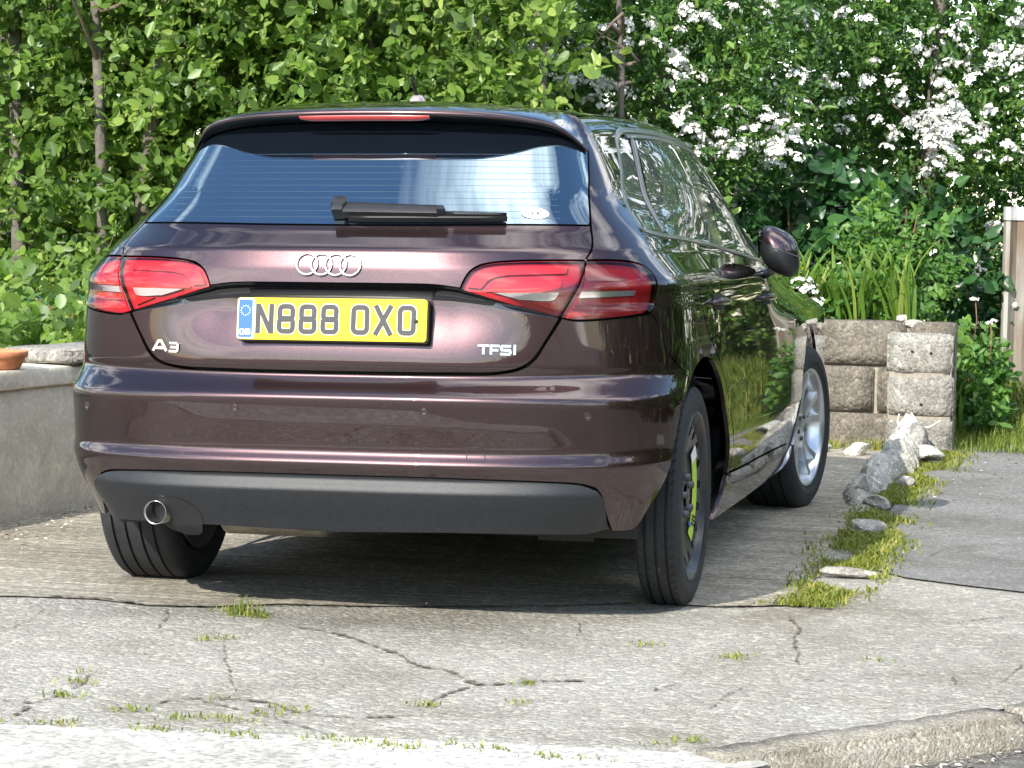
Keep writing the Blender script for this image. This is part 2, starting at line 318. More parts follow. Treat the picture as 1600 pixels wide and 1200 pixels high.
def glass_mat(name, col, refl_rough=.005, ior=1.6):
    m, t, b = new_mat(name); b.inputs['Base Color'].default_value = (*col, 1); b.inputs['Roughness'].default_value = .5; b.inputs['IOR'].default_value = 1.5
    b.inputs['Coat Weight'].default_value = 1; b.inputs['Coat Roughness'].default_value = refl_rough; b.inputs['Coat IOR'].default_value = ior; b.inputs['Specular IOR Level'].default_value = .3; return m
GLASS = glass_mat('tinted_side_glass', (.003, .004, .004), ior=1.5)
def mirror_glass(name, tint, ior):
    m, t, b = new_mat(name); b.inputs['Base Color'].default_value = (.006, .009, .014, 1); b.inputs['Roughness'].default_value = .6; b.inputs['Specular IOR Level'].default_value = 0
    gl = t.nodes.new('ShaderNodeBsdfGlossy'); gl.inputs['Roughness'].default_value = .004; gl.inputs['Color'].default_value = (*tint, 1); fr = t.nodes.new('ShaderNodeFresnel'); fr.inputs['IOR'].default_value = ior
    mi = t.nodes.new('ShaderNodeMixShader'); t.links.new(fr.outputs[0], mi.inputs[0]); t.links.new(b.outputs[0], mi.inputs[1]); t.links.new(gl.outputs[0], mi.inputs[2]); t.links.new(mi.outputs[0], t.nodes['Material Output'].inputs['Surface']); return m
REARGLASS = mirror_glass('tinted_rear_glass', (.66, .87, 1.0), 3.9)
SEAL = simple('black_seal', (.008, .008, .009), .6)
BLACKPLASTIC = simple('textured_black_plastic', (.011, .012, .0145), .42, noise=.25, nscale=60, bump=.0006, bscale=700, spec=.45)
GLOSSBLACK = simple('gloss_black', (.008, .009, .012), .12, coat=1.0)
TRIM = simple('satin_grey_window_trim', (.065, .072, .08), .3, metal=.35, coat=.5)
CHROME = simple('satin_chrome', (.75, .75, .76), .18, metal=1)
SILVER = simple('alloy_silver', (.62, .63, .65), .3, metal=.85, coat=.6)
DARKSTEEL = simple('black_steel', (.022, .024, .028), .38, coat=.25)
RUBBER = simple('tyre_rubber', (.018, .019, .022), .72, noise=.35, nscale=14, bump=.0008, bscale=260)
DISC = simple('brake_disc', (.28, .27, .26), .4, metal=.9)
MUFFLER = simple('weathered_steel', (.30, .27, .23), .5, metal=.7, noise=.4, nscale=25)
PIPE = simple('sooty_chrome_pipe', (.35, .34, .33), .22, metal=1)
SOOT_HOLE_BLACK = simple('soot_and_hole_black', (.006, .006, .006), .9)  # soot in the exhaust, also the painted dark of the pier pits
RED = simple('lamp_red', (.60, .012, .018), .25, coat=.6); REDB = simple('lamp_bright_red', (.66, .022, .026), .22, coat=.6); REDD = simple('lamp_dark_red', (.42, .010, .022), .3, coat=.6)
REFL = simple('lamp_reflector', (.72, .74, .74), .16, metal=.6)
LIME = simple('lime_label', (.42, .60, .06), .45); WHITE = simple('white_label', (.8, .8, .78), .4); INK = simple('black_ink', (.02, .02, .02), .5); BLUE = simple('blue_sticker', (.03, .12, .45), .4)
YELLOW = simple('plate_yellow', (.78, .56, .003), .4, coat=.12, coat_rough=.1, spec=.3); PLATECHAR = simple('plate_grey_black', (.040, .038, .042), .5, spec=.35); PLATEEDGE = simple('plate_pale_edge', (.86, .80, .45), .35); PLATEBLUE = simple('plate_blue', (.02, .11, .48), .25, coat=.5)
def lens_mat():
    m, t, b = new_mat('clear_lamp_lens'); t.nodes.remove(b)
    tr = t.nodes.new('ShaderNodeBsdfTransparent'); tr.inputs['Color'].default_value = (1., .93, .93, 1)
    gl = t.nodes.new('ShaderNodeBsdfGlossy'); gl.inputs['Roughness'].default_value = .01
    fr = t.nodes.new('ShaderNodeFresnel'); fr.inputs['IOR'].default_value = 1.5
    mi = t.nodes.new('ShaderNodeMixShader'); t.links.new(fr.outputs[0], mi.inputs[0]); t.links.new(tr.outputs[0], mi.inputs[1]); t.links.new(gl.outputs[0], mi.inputs[2])
    t.links.new(mi.outputs[0], t.nodes['Material Output'].inputs['Surface']); return m
LENS = lens_mat()

# ------------------------------------------------------------------ body surface
def table(pts,sig,lo,hi,step=0.001):
    pts=sorted(pts); z=np.arange(lo-.05,hi+.05,step)
    v=np.interp(z,[p[0] for p in pts],[p[1] for p in pts])
    # extrapolate ends linearly
    a,b=pts[0],pts[1]; m=z<a[0]; v[m]=a[1]+(z[m]-a[0])*(b[1]-a[1])/(b[0]-a[0])
    a,b=pts[-1],pts[-2]; m=z>a[0]; v[m]=a[1]+(z[m]-a[0])*(b[1]-a[1])/(b[0]-a[0])
    n=int(4*sig/step); k=np.exp(-.5*(np.arange(-n,n+1)*step/sig)**2); k/=k.sum()
    v=np.convolve(np.pad(v,n,mode='edge'),k,'valid')
    return lambda q: np.interp(q,z,v)
def sstep(a,b,x):
    t=np.clip((x-a)/(b-a),0,1); return t*t*(3-2*t)
YC=-.12   # where the rear corner turns into the straight side
Yr=table([(.15,-.62),(.262,-.765),(.36,-.79),(.41,-.803),(.43,-.815),(.447,-.820),(.472,-.8045),(.49,-.8055),(.55,-.8155),(.60,-.8215),(.622,-.8225),(.655,-.786),(.675,-.770),(.70,-.781),(.80,-.785),(.90,-.789),(.96,-.781),(.995,-.771),(1.008,-.768),(1.062,-.692),(1.30,-.475),(1.40,-.39)],.005,.15,1.42)
Wz=table([(.15,.828),(.20,.846),(.26,.862),(.35,.878),(.425,.8885),(.44,.8895),(.60,.891),(.75,.884),(.86,.874),(.892,.868),(.912,.871),(.932,.864),(.96,.838),(1.00,.803),(1.03,.787),(1.10,.757),(1.2,.712),(1.3,.655),(1.35,.622),(1.38,.593),(1.395,.572),(1.41,.525)],.007,.15,1.42)
Nz=table([(.15,3.5),(.62,3.5),(.68,3.05),(.97,3.0),(1.08,2.9),(1.2,2.8),(1.4,2.7)],.012,.15,1.42)
zroof=table([(-1.2,1.33),(-.8,1.345),(-.45,1.385),(-.2,1.405),(0.1,1.42),(.5,1.428),(.9,1.424),(1.25,1.405),(1.5,1.362),(1.75,1.26),(2.1,1.075),(2.3,1.015),(3,1.005),(3.7,1.0)],.08,-1.2,3.7)
YF=2.75
def Kside(y):  # plan narrowing along the side
    return 1-.012*sstep(.3,-.3,y)-.03*sstep(2.0,3.2,y)
def F(s,z):
    """body surface; s<pi/2: polar angle round the rear corner, above: metres along the side; z nominal height"""
    s=np.asarray(s,float); z=np.asarray(z,float); s,z=np.broadcast_arrays(s,z)
    sg=np.sign(s); sg=np.where(sg==0,1,sg); t=np.abs(s)
    ph=np.minimum(t,np.pi/2)
    W=Wz(z); a=YC-Yr(z); n=Nz(z)
    r=(np.abs(np.sin(ph)/W)**n+np.abs(np.cos(ph)/a)**n)**(-1/n)
    x=r*np.sin(ph); y=YC-r*np.cos(ph)
    y=np.where(t>np.pi/2,YC+(t-np.pi/2),y)
    x=x*Kside(y)*(1-.055*sstep(.42,.24,z)*sstep(-.15,-.50,y))
    x=x*(1-.095*sstep(.75,-.35,y)*sstep(1.0,1.2,z))-.06*sstep(1.3,2.3,y)*sstep(.72,.97,z)
    k=(zroof(y)-1.0)/.425
    zz=np.where(z>1.0,1.0+(z-1.0)*np.where(y>-.3,k,(zroof(-.3)-1)/.425),z)
    # windscreen pillar widens towards the cowl
    x=np.where(z>1.0,x+sstep(1.35,2.4,y)*(.80-x)*sstep(1.0,1.15,z)*.35,x)
    # bonnet shoulder: gently lower front wing
    zz=zz-.15*sstep(1.75,3.2,y)*sstep(.70,1.0,z)
    return np.stack([sg*x,y,zz],-1)
def N(s,z,e=1.5e-3):
    du=F(np.asarray(s)+e,z)-F(np.asarray(s)-e,z); dv=F(s,np.asarray(z)+e)-F(s,np.asarray(z)-e)
    n=np.cross(du,dv); n/=np.linalg.norm(n,axis=-1,keepdims=True)
    return n

RB = 0.01411       # the body leans a little on its springs
def lean(V):
    V = np.asarray(V, float); z = V[..., 2]-.35; c, s = math.cos(RB), math.sin(RB)
    return np.stack([V[..., 0]*c-z*s, V[..., 1], V[..., 0]*s+z*c+.35], -1)
def lean_n(V):
    c, s = math.cos(RB), math.sin(RB); return np.stack([V[..., 0]*c-V[..., 2]*s, V[..., 1], V[..., 0]*s+V[..., 2]*c], -1)
def surf_pos(s, z, off=0., disp=None):
    d = off+(disp(s, z) if disp is not None else 0.)
    return F(s, z)+N(s, z)*np.asarray(d)[..., None]
def surf_nrm(s, z, off=0., disp=None, e=2e-3):
    s = np.asarray(s, float); z = np.asarray(z, float)
    du = surf_pos(s+e, z, off, disp)-surf_pos(s-e, z, off, disp); dv = surf_pos(s, z+e, off, disp)-surf_pos(s, z-e, off, disp)
    n = np.cross(du, dv); return n/np.maximum(np.linalg.norm(n, axis=-1, keepdims=True), 1e-9)
def panel(name, poly, mat, parent, off=0., disp=None, ds=.03, dz=.012, thick=.012, holes=(), gap=0., pos=surf_pos, nrm=surf_nrm, rim=True):
    poly = np.asarray(poly, float); k = ds/dz
    S = np.array([1, k]); P = poly*S
    if gap: P = poly_inset(P/S, gap)*S
    lo, hi = P.min(0), P.max(0); gx, gy = np.meshgrid(np.arange(lo[0], hi[0], ds), np.arange(lo[1], hi[1], ds*.9))
    gx = gx+(np.arange(gx.shape[0]) % 2)[:, None]*ds*.5
    pts = np.stack([gx.ravel(), gy.ravel()], -1); pts = pts[inside(P, pts)]; pts = pts[seg_dist(P, pts) > ds*.35] if len(pts) else pts
    H = [np.asarray(h)*S for h in holes]
    for h in H: pts = pts[~inside(h, pts)]; pts = pts[seg_dist(h, pts) > ds*.35]
    V2, T = tri_fill(P, pts, H); V2 = V2/S
    V = pos(V2[:, 0], V2[:, 1], off, disp); Nn = nrm(V2[:, 0], V2[:, 1], off, disp)
    # face orientation
    fn = np.cross(V[T[:, 1]]-V[T[:, 0]], V[T[:, 2]]-V[T[:, 0]]); flip = (fn*Nn[T[:, 0]]).sum(1) < 0; T[flip] = T[flip][:, ::-1]
    # turned-in edge
    if rim:
        E = {}
        for t in T:
            for i in range(3):
                a, b = int(t[i]), int(t[(i+1) % 3])
                if (b, a) in E: del E[(b, a)]
                else: E[(a, b)] = 1
        nb = len(V); ex, en, ef = [], [], []
        for (a, b) in E:
            va, vb = V[a], V[b]; d = vb-va; out = np.cross(d, Nn[a]); L = np.linalg.norm(out); out = out/L if L > 1e-9 else Nn[a]
            i0 = nb+len(ex); ex += [va, vb, vb-Nn[b]*thick, va-Nn[a]*thick]; en += [out]*4; ef += [(i0+1, i0, i0+3), (i0+1, i0+3, i0+2)]
        if ex: V = np.vstack([V, ex]); Nn = np.vstack([Nn, en]); T = np.vstack([T, ef])
    return mesh_np(name, lean(V), T, mat, parent, normals=lean_n(Nn))
def strip(name, line, w, h, mat, parent, off=0., disp=None, step=.012, closed=False):
    """raised moulding that follows the body surface"""
    L = smooth_line(line, step) if not closed else np.asarray(line); n = len(L)
    P = surf_pos(L[:, 0], L[:, 1], off, disp); Nn = surf_nrm(L[:, 0], L[:, 1], off, disp)
    T = np.roll(P, -1, 0)-np.roll(P, 1, 0) if closed else np.gradient(P, axis=0)
    T /= np.linalg.norm(T, axis=1, keepdims=True)+1e-9; B = np.cross(Nn, T)
    prof = [(-w, -.004), (-w*.85, h*.8), (-w*.4, h), (w*.4, h), (w*.85, h*.8), (w, -.004)]; m = len(prof)
    V = np.concatenate([(P+B*a+Nn*b)[:, None] for a, b in prof], 1).reshape(-1, 3); Fc = []
    for i in range(n if closed else n-1):
        j = (i+1) % n
        for q in range(m-1): Fc.append((i*m+q, j*m+q, j*m+q+1, i*m+q+1))
    if not closed: Fc += [tuple(range(m)), tuple(range((n-1)*m, n*m))[::-1]]
    return mesh_np(name, lean(V), Fc, mat, parent, smooth=True)
def at_surface(s, z, off=0., disp=None):
    s = np.array([float(s)]); z = np.array([float(z)])
    p = lean(surf_pos(s, z, off, disp))[0]; n = lean_n(surf_nrm(s, z, off, disp))[0]
    ex = np.cross(np.array([0, 0, 1.]), n); ex = ex/np.linalg.norm(ex); ey = np.cross(n, ex); return p, ex, ey, n

car = empty('parked_car', (0, .9, 0))
tag(car, 'dark aubergine five door hatchback parked on the concrete drive', 'car')
car_inv = Matrix.Translation((0, -.9, 0))
def cpart(o):
    o.matrix_parent_inverse = car_inv; return o
class CarRoot: pass
def P_(name, poly, mat, **k): return cpart(panel(name, poly, mat, car, **k))
def S_(name, line, w, h, mat, **k): return cpart(strip(name, line, w, h, mat, car, **k))
def M_(name, V, Fc, mat, smooth=False, parent=None, body=True):
    V = lean(V) if body else np.asarray(V)
    o = mesh_np(name, V, Fc, mat, car if parent is None else parent, smooth=smooth)
    return cpart(o) if parent is None else o
GAP = .0033
# key lines, right hand half, (s, z)
SHUT_UP = [(1.53, 1.395), (1.473, 1.363), (1.335, 1.271), (1.208, 1.176), (1.055, 1.083), (.997, 1.043), (.918, .990), (.905, .981)]
SHUT_MID = [(.905, .981), (.850, .905), (.800, .833)]
SHUT_LOW = [(.800, .833), (.755, .768), (.722, .726), (.685, .702), (.623, .689), (.453, .685), (0, .683)]
LAMP_TOP_IN = [(.490, .907), (.500, .925), (.522, .950), (.555, .966), (.597, .974), (.672, .979), (.78, .981), (.905, .981)]
LAMP_BOT_IN = [(.490, .904), (.585, .881), (.685, .858), (.800, .833)]
LAMP_TOP_OUT = [(.905, .981), (1.012, .980), (1.10, .974), (1.145, .962), (1.160, .945)]
LAMP_END = [(1.160, .945), (1.150, .899), (1.130, .857), (1.100, .841)]
LAMP_BOT_OUT = [(1.100, .841), (.974, .831), (.845, .826), (.800, .833)]
UP_EDGE = [(0, .917), (.211, .917), (.404, .915), (.490, .907)]
LOW_EDGE = [(0, .880), (.402, .878), (.497, .872), (.637, .855), (.800, .833)]
def rec(s, z):
    a = np.abs(s); return -.036*sstep(.80, .46, a)*sstep(.695, .885, z)
def open_chain(*segs, step=.012):
    out = []
    for g in segs:
        l = smooth_line(g, step)
        if out and np.linalg.norm(out[-1]-l[0]) < 1e-6: l = l[1:]
        out.extend(list(l))
    return np.array(out)
def sym(*segs):
    L = open_chain(*segs); Rv = L[::-1]*np.array([-1, 1]); return np.vstack([L, Rv[1:-1]])
def both(fn):
    for sg in (1, -1): fn(sg)
def sd(poly, sg):
    P = np.asarray(poly, float).copy(); P[:, 0] *= sg; return P
# ---- tailgate
GLASS_LOW = [(0, 1.076), (.4, 1.077), (.8, 1.080), (1.047, 1.079)]
tailgate = P_('tailgate', sym(GLASS_LOW, [(1.047, 1.079), (.997, 1.043), (.918, .990), (.905, .981)], LAMP_TOP_IN[::-1], UP_EDGE[::-1]), PAINT, gap=GAP, ds=.03, dz=.008)
P_('tailgate_lower_panel', sym(LOW_EDGE, SHUT_LOW), PAINT, gap=GAP, disp=rec, ds=.03, dz=.008)
# under-lip that carries the handle, between the upper and the lower panel
U = open_chain(UP_EDGE, LAMP_BOT_IN); Lw = smooth_line(LOW_EDGE)
ss = np.linspace(0, .795, 70); zu = np.interp(ss, U[:, 0], U[:, 1]); zl = np.interp(ss, Lw[:, 0], Lw[:, 1])
ss2 = np.concatenate([-ss[::-1], ss[1:]]); zu = np.concatenate([zu[::-1], zu[1:]]); zl = np.concatenate([zl[::-1], zl[1:]])
rows = [surf_pos(ss2, zu+.001, -.004), surf_pos(ss2, zu-.0005, -.012)]
inn = surf_pos(ss2, zl-.004, -.003, rec); mid = surf_pos(ss2, .55*zu+.45*zl, -.004, rec)
rows += [rows[1]*.45+mid*.55+N(ss2, zu)*-.006, mid, inn]
V = np.stack(rows, 1).reshape(-1, 3); m = len(rows); n = len(ss2)
M_('handle_recess', V, [(i*m+q, i*m+q+1, (i+1)*m+q+1, (i+1)*m+q) for i in range(n-1) for q in range(m-1)], GLOSSBLACK, smooth=True)
# ---- rear window
SHUT_GLASS = [(1.047, 1.079), (1.055, 1.083), (1.208, 1.176), (1.335, 1.271), (1.43, 1.334)]
rear_window = P_('rear_window', sym(GLASS_LOW, SHUT_GLASS, [(1.43, 1.334), (1.36, 1.372), (1.2, 1.385), (.8, 1.388), (0, 1.388)]), REARGLASS, gap=.004, off=-.002, ds=.04, dz=.02)
# heater element lines printed in the glass
HEAT = mirror_glass('heater_print', (.66, .87, 1.0), 3.72)
for q in range(11):
    z = 1.10+q*.0185; sm = np.interp(z, [1.08, 1.18, 1.28], [.93, 1.05, 1.18])
    cpart(strip('heater_line', [(-sm, z), (-sm*.5, z), (0, z), (sm*.5, z), (sm, z)], .0006, .0003, HEAT, car, off=-.0018, step=.05))
# ---- roof spoiler
tip = surf_pos(np.array([1.352]), np.array([1.290]), .003)[0]
half = [(0, -.503, 1.3805), (.10, -.501, 1.380), (.20, -.496, 1.378), (.34, -.470, 1.372), (.44, -.418, 1.361), (.503, -.360, 1.345), (.540, -.312, 1.318), tuple(tip)]
edge = smooth_line([(-a, b, c) for a, b, c in half[:0:-1]]+half, .01)
cum = np.concatenate([[0], np.cumsum(np.linalg.norm(np.diff(edge, axis=0), axis=1))]); tt = np.linspace(0, cum[-1], 81)
trail = np.stack([np.interp(tt, cum, edge[:, k]) for k in range(3)], -1); xs, yt, zt = trail.T; qs_ = np.linspace(-1, 1, 81); u = np.abs(qs_); w8 = u**8
def on_F(x, z):      # find s where the surface has that x
    s = np.linspace(0, 1.62, 400); X = F(s, np.full_like(s, z))[:, 0]; return np.interp(np.abs(x), X, s)*np.sign(x)
kz = (zroof(-.3)-1)/.425; zg = 1+(zt-.024*(1-w8)-1)/kz
sg_ = np.array([on_F(x*.99, z) for x, z in zip(xs, zg)]); low = surf_pos(sg_, zg, .002)
def roof_z(x, y):
    y = np.asarray(y, float); e = surf_pos(np.pi/2+np.maximum(y, YC)-YC, np.full_like(y, 1.398)); xe = e[..., 0]; ze = e[..., 2]
    k = (zroof(y)-1)/.425; zc = 1.0+.436*k; q = np.clip(np.abs(x)/xe, 0, 1.05); return ze+(zc-ze)*(1-q**2.3)
shut_top = surf_pos(np.array([1.525]), np.array([1.392]), .001)[0]
xa = qs_*shut_top[0]; ya = np.full_like(xa, -.118); top0 = np.stack([xa, ya, roof_z(xa, ya)+.0015], -1)
trail2 = np.stack([xs*.998, yt+.005, zt-.009*(1-w8)], -1)
e_ = (1-u**6)[:, None]; side_c = surf_pos(np.array([1.44]), np.array([1.343]), .003)[0]
mid1 = top0*.5+trail*.5+np.array([0, 0, .014])*e_; mid2 = top0*.15+trail*.85+np.array([0, 0, .008])*e_
def loft(rows):
    V = np.stack(rows, 1).reshape(-1, 3); m = len(rows); n = len(rows[0]); return V, [(i*m+q, (i+1)*m+q, (i+1)*m+q+1, i*m+q+1) for i in range(n-1) for q in range(m-1)]
def sp_row(f, bulge):
    row = top0*(1-f)+trail*f+np.array([0, 0, bulge])*e_; P1 = surf_pos(np.array([1.525-.173*f]), np.array([1.394-.104*f]), .004)[0]; dl = P1-row[-1]
    w_ = (u**5)[:, None]; return row+w_*np.stack([np.sign(qs_)*dl[0], np.full_like(qs_, dl[1]), np.full_like(qs_, dl[2])], -1)
V, Fc = loft([sp_row(f, b_) for f, b_ in ((0, 0), (.12, .006), (.25, .011), (.4, .014), (.55, .014), (.7, .012), (.85, .008), (.93, .005))]+[trail, trail2]); sp = M_('roof_spoiler', V, Fc, PAINT, smooth=True)
und = [trail2, trail2*.9+low*.1+np.array([0, .012, 0])*e_, trail2*.5+low*.5+np.array([0, .030, .0])*e_, low]
V, Fc = loft(und); M_('spoiler_underside', V, Fc, simple('satin_black', (.003, .004, .006), .5, spec=.2), smooth=True)
bx = np.linspace(-.185, .185, 31); by = np.interp(bx, xs, yt); bz = np.interp(bx, xs, zt); w = 1-.55*np.abs(bx/.185)**8
bl = [np.stack([bx, by-.000, bz-.0100], -1), np.stack([bx, by-.0015, bz-.0115], -1), np.stack([bx, by+.004, bz-.012-.012*w], -1), np.stack([bx, by+.016, bz-.013-.013*w], -1)]
V, Fc = loft(bl); M_('brake_light', V, Fc, simple('brake_light_red', (.30, .03, .03), .3, coat=.6), smooth=True)
# ---- roof, aerial
ys = np.linspace(-.1185, 1.62, 60); qs = np.linspace(-1, 1, 41)
V = []
for y in ys:
    e = surf_pos(np.array([np.pi/2+max(y, YC)-YC]), np.array([1.398]))[0]; xe = e[0] if y > YC else e[0]
    for q in qs: x = q*xe; V.append((x, y, float(roof_z(np.array([x]), np.array([y]))[0])))
n = len(qs); M_('roof', V, [(i*n+j, i*n+j+1, (i+1)*n+j+1, (i+1)*n+j) for i in range(len(ys)-1) for j in range(n-1)], PAINT, smooth=True)
aer = lathe([(-.01, .030), (0, .030), (.012, .027), (.022, .018), (.026, .008), (.026, .001)], 24, 'z'); av = np.array(aer[0])*np.array([.8, 1.5, 1])+np.array([0, .06, 1.428])
ae = M_('aerial_base', av, aer[1], simple('aerial_paint', (.35, .27, .27), .25, coat=.8), smooth=True)
tv, tf = tube([(0, .05, 1.448), (0, .02, 1.475), (0, -.02, 1.500)], [.0065, .0055, .004], 8); M_('aerial_rod', tv, tf, SEAL, smooth=True)
# ---- bumper
ARCH = [(2.125, .325), (2.118, .366), (2.055, .448), (1.96, .545), (1.861, .632), (1.78, .676), (1.712, .695), (1.62, .703), (1.53, .695), (1.446, .675), (1.35, .636), (1.279, .590), (1.215, .508), (1.170, .411), (1.150, .330), (1.140, .278)]
BUMP_SEAM = [(1.118, .842), (1.165, .80), (1.19, .745), (1.25, .705), (1.34, .668), (1.37, .646)]
DIFF_TOP = [(0, .413), (.445, .412), (.734, .406), (.84, .399), (.888, .387)]
DIFF_END = [(.888, .387), (.917, .365), (.945, .333), (.990, .288), (1.020, .262)]
SHUT_BUMP = [(0, .679), (.453, .681), (.623, .685), (.690, .699), (.728, .724), (.760, .768), (.806, .831)]
arch_low = [p for p in ARCH if p[0] <= 1.37]
bumper = P_('rear_bumper', sym(SHUT_BUMP, [(.806, .831), (.845, .824), (.974, .829), (1.100, .839), (1.118, .842)], BUMP_SEAM, [(1.37, .646)]+arch_low, [(1.140, .278), (1.115, .262), (1.020, .262)], DIFF_END[::-1], DIFF_TOP[::-1]), PAINT, gap=.002, ds=.028, dz=.007, thick=.02)
def dif(s, z): return .020*sstep(.410, .372, z)*sstep(1.02, .90, np.abs(s))-.010*sstep(.37, .26, z)
P_('rear_valance', sym(DIFF_TOP, DIFF_END, [(1.020, .262), (.66, .268), (0, .262)]), BLACKPLASTIC, gap=.002, disp=dif, ds=.03, dz=.008, thick=.03)
P_('exhaust_recess_shade', [(-.630+.085*math.cos(t), .292+.052*math.sin(t)) for t in np.linspace(0, 2*PI, 40, endpoint=False)], SEAL, disp=dif, off=.0015, rim=False, ds=.02, dz=.01)  # flat black patch on the valance, painting the shade of the exhaust recess
# parking sensors, towing eye cover
for s, z in ((-.92, .572), (-.36, .586), (.36, .586), (.845, .578)):
    p, ex, ey, nn = at_surface(s, z)
    for nm, r0, r1, h, mt in (('parking_sensor', 0, .0085, .0012, PAINT), ):
        ring = []; 
        prof = [(.0, .001), (.0014, .0075), (.0010, .0086), (-.0005, .0090), (.0010, .0102), (.0012, .0115), (-.002, .0125)]
        lv, lf = lathe(prof, 28, 'z'); lv = np.array([p+ex*a+ey*b+nn*c for a, b, c in lv])
        o = M_(nm, lv, lf, simple('sensor_%d' % int(abs(s)*1000+z*1000), (.03, .016, .019), .4, coat=.5), smooth=False, body=False)
tow = chain([(.508, .487), (.512, .492), (.555, .492), (.561, .487)], [(.561, .487), (.560, .464), (.556, .459), (.508, .459), (.504, .464), (.508, .487)])
S_('towing_eye_cover', tow, .0016, .0006, SEAL, closed=True, off=-.0002)
# ---- side body stamping: rear quarter, roof rail, front pillar
DLO_REAR = [(1.36, 1.066), (1.385, 1.10), (1.50, 1.160), (1.617, 1.225), (1.70, 1.285), (1.757, 1.325), (1.83, 1.348), (1.90, 1.357)]
DLO_TOP = [(1.90, 1.357), (2.1, 1.359), (2.6, 1.359), (3.0, 1.359), (3.3, 1.357), (3.5, 1.352)]
DLO_FRONT = [(3.5, 1.352), (3.64, 1.30), (3.70, 1.10), (3.66, 1.00), (3.58, .965)]
DLO_BOT = [(3.58, .965), (3.2, .957), (3.009, .966), (2.56, .996), (2.377, 1.010), (1.9, 1.034), (1.606, 1.047), (1.44, 1.056), (1.36, 1.066)]
DOOR1 = [(1.735, 1.041), (1.665, .99), (1.620, .951), (1.610, .921), (1.640, .844), (1.715, .760), (1.80, .716), (1.905, .655), (2.06, .53), (2.15, .44), (2.175, .38), (2.178, .326)]
DOOR2 = [(2.80, .979), (2.795, .90), (2.79, .727), (2.80, .5), (2.81, .40), (2.85, .31)]
DOOR3 = [(3.56, .962), (3.545, .86), (3.54, .742), (3.57, .5), (3.60, .36), (3.63, .29)]
BOTTOM = [(2.178, .326), (2.5, .315), (2.85, .310), (3.3, .30), (3.63, .29)]
arch_top = [p for p in ARCH if p[0] >= 1.37][::-1]
def side(sg):
    q = lambda P: sd(P, sg)
    # quarter panel
    quarter = chain(SHUT_UP, [(.905, .983), (1.012, .983), (1.10, .977), (1.150, .964), (1.166, .945), (1.155, .899), (1.134, .857), (1.118, .845)], BUMP_SEAM, [(1.37, .646)]+[p for p in ARCH if p[0] > 1.37][::-1], [(2.125, .325), (2.16, .322)], DOOR1[::-1][0:] if False else [(2.16, .322), (2.172, .38), (2.147, .44)]+[(a-.003, b) for a, b in DOOR1[::-1][3:]], [(1.732, 1.041), (1.606, 1.047), (1.44, 1.056), (1.36, 1.066)], DLO_REAR, DLO_TOP, [(3.5, 1.352), (3.66, 1.34), (3.80, 1.2)], [(3.80, 1.2), (3.80, 1.395)], [(3.80, 1.395), (3.2, 1.397), (2.2, 1.397), (1.7, 1.397), (1.53, 1.395)])
    P_('body_side', q(quarter), PAINT, gap=.0018, ds=.03, dz=.010)
    P_('rear_door', q(chain(DOOR1, [(2.178, .326), (2.5, .315), (2.85, .310)], DOOR2[::-1], [(2.80, .979), (2.56, .996), (2.377, 1.010), (1.9, 1.034), (1.735, 1.041)])), PAINT, gap=GAP, ds=.035, dz=.012)
    P_('front_door', q(chain(DOOR2, [(2.85, .310), (3.3, .30), (3.63, .29)], DOOR3[::-1], [(3.56, .962), (3.2, .957), (3.009, .966), (2.80, .979)])), PAINT, gap=GAP, ds=.035, dz=.012)
    farch = [(np.pi/2-YC+2.637+.37*math.cos(a), .325+.37*math.sin(a)) for a in np.linspace(PI*1.06, -.1, 26)]
    P_('front_wing', q(chain(DOOR3, [(3.63, .29), (farch[0][0], farch[0][1])], farch, [(farch[-1][0], farch[-1][1]), (4.95, .28)], [(4.95, .28), (4.95, .93)], [(4.95, .93), (4.3, .97), (3.8, .99), (3.56, .962)])), PAINT, gap=GAP, ds=.04, dz=.014)
    P_('sill', q(chain([(2.13, .322), (2.5, .311), (2.85, .306), (3.3, .296), (3.75, .286)], [(3.75, .286), (3.92, .24), (3.93, .19)], [(3.93, .19), (3.0, .185), (2.05, .19)], [(2.05, .19), (2.10, .25), (2.13, .322)])), PAINT, gap=.001, ds=.04, dz=.010)
    # side windows
    P_('quarter_window', q(chain([(1.40, 1.068), (1.405, 1.10), (1.515, 1.160), (1.632, 1.225), (1.715, 1.283), (1.772, 1.320), (1.84, 1.338), (1.917, 1.340)], [(1.917, 1.340), (1.79, 1.22), (1.64, 1.060)], [(1.64, 1.060), (1.40, 1.068)])), GLASS, off=-.006, ds=.04, dz=.02)
    P_('rear_door_window', q(chain([(1.70, 1.054), (1.86, 1.22), (1.99, 1.333)], [(1.99, 1.333), (2.2, 1.336), (2.515, 1.335)], [(2.515, 1.335), (2.46, 1.17), (2.40, 1.018)], [(2.40, 1.018), (1.9, 1.044), (1.70, 1.054)])), GLASS, off=-.006, ds=.04, dz=.02)
    P_('front_door_window', q(chain([(2.555, 1.005), (2.60, 1.17), (2.645, 1.335)], [(2.645, 1.335), (3.0, 1.336), (3.3, 1.333), (3.47, 1.325)], [(3.47, 1.325), (3.60, 1.27), (3.63, 1.12), (3.50, .99)], [(3.50, .99), (3.2, .967), (3.009, .975), (2.555, 1.005)])), GLASS, off=-.006, ds=.04, dz=.02)
    P_('window_pillar', q(chain([(2.40, 1.008), (2.46, 1.17), (2.515, 1.345)], [(2.515, 1.345), (2.645, 1.345)], [(2.645, 1.345), (2.60, 1.17), (2.555, .998)], [(2.555, .998), (2.40, 1.008)])), GLOSSBLACK, off=-.004, ds=.04, dz=.02)
    S_('window_divider', q([(1.672, 1.058), (1.82, 1.222), (1.955, 1.335)]), .013, .003, TRIM, off=-.004)
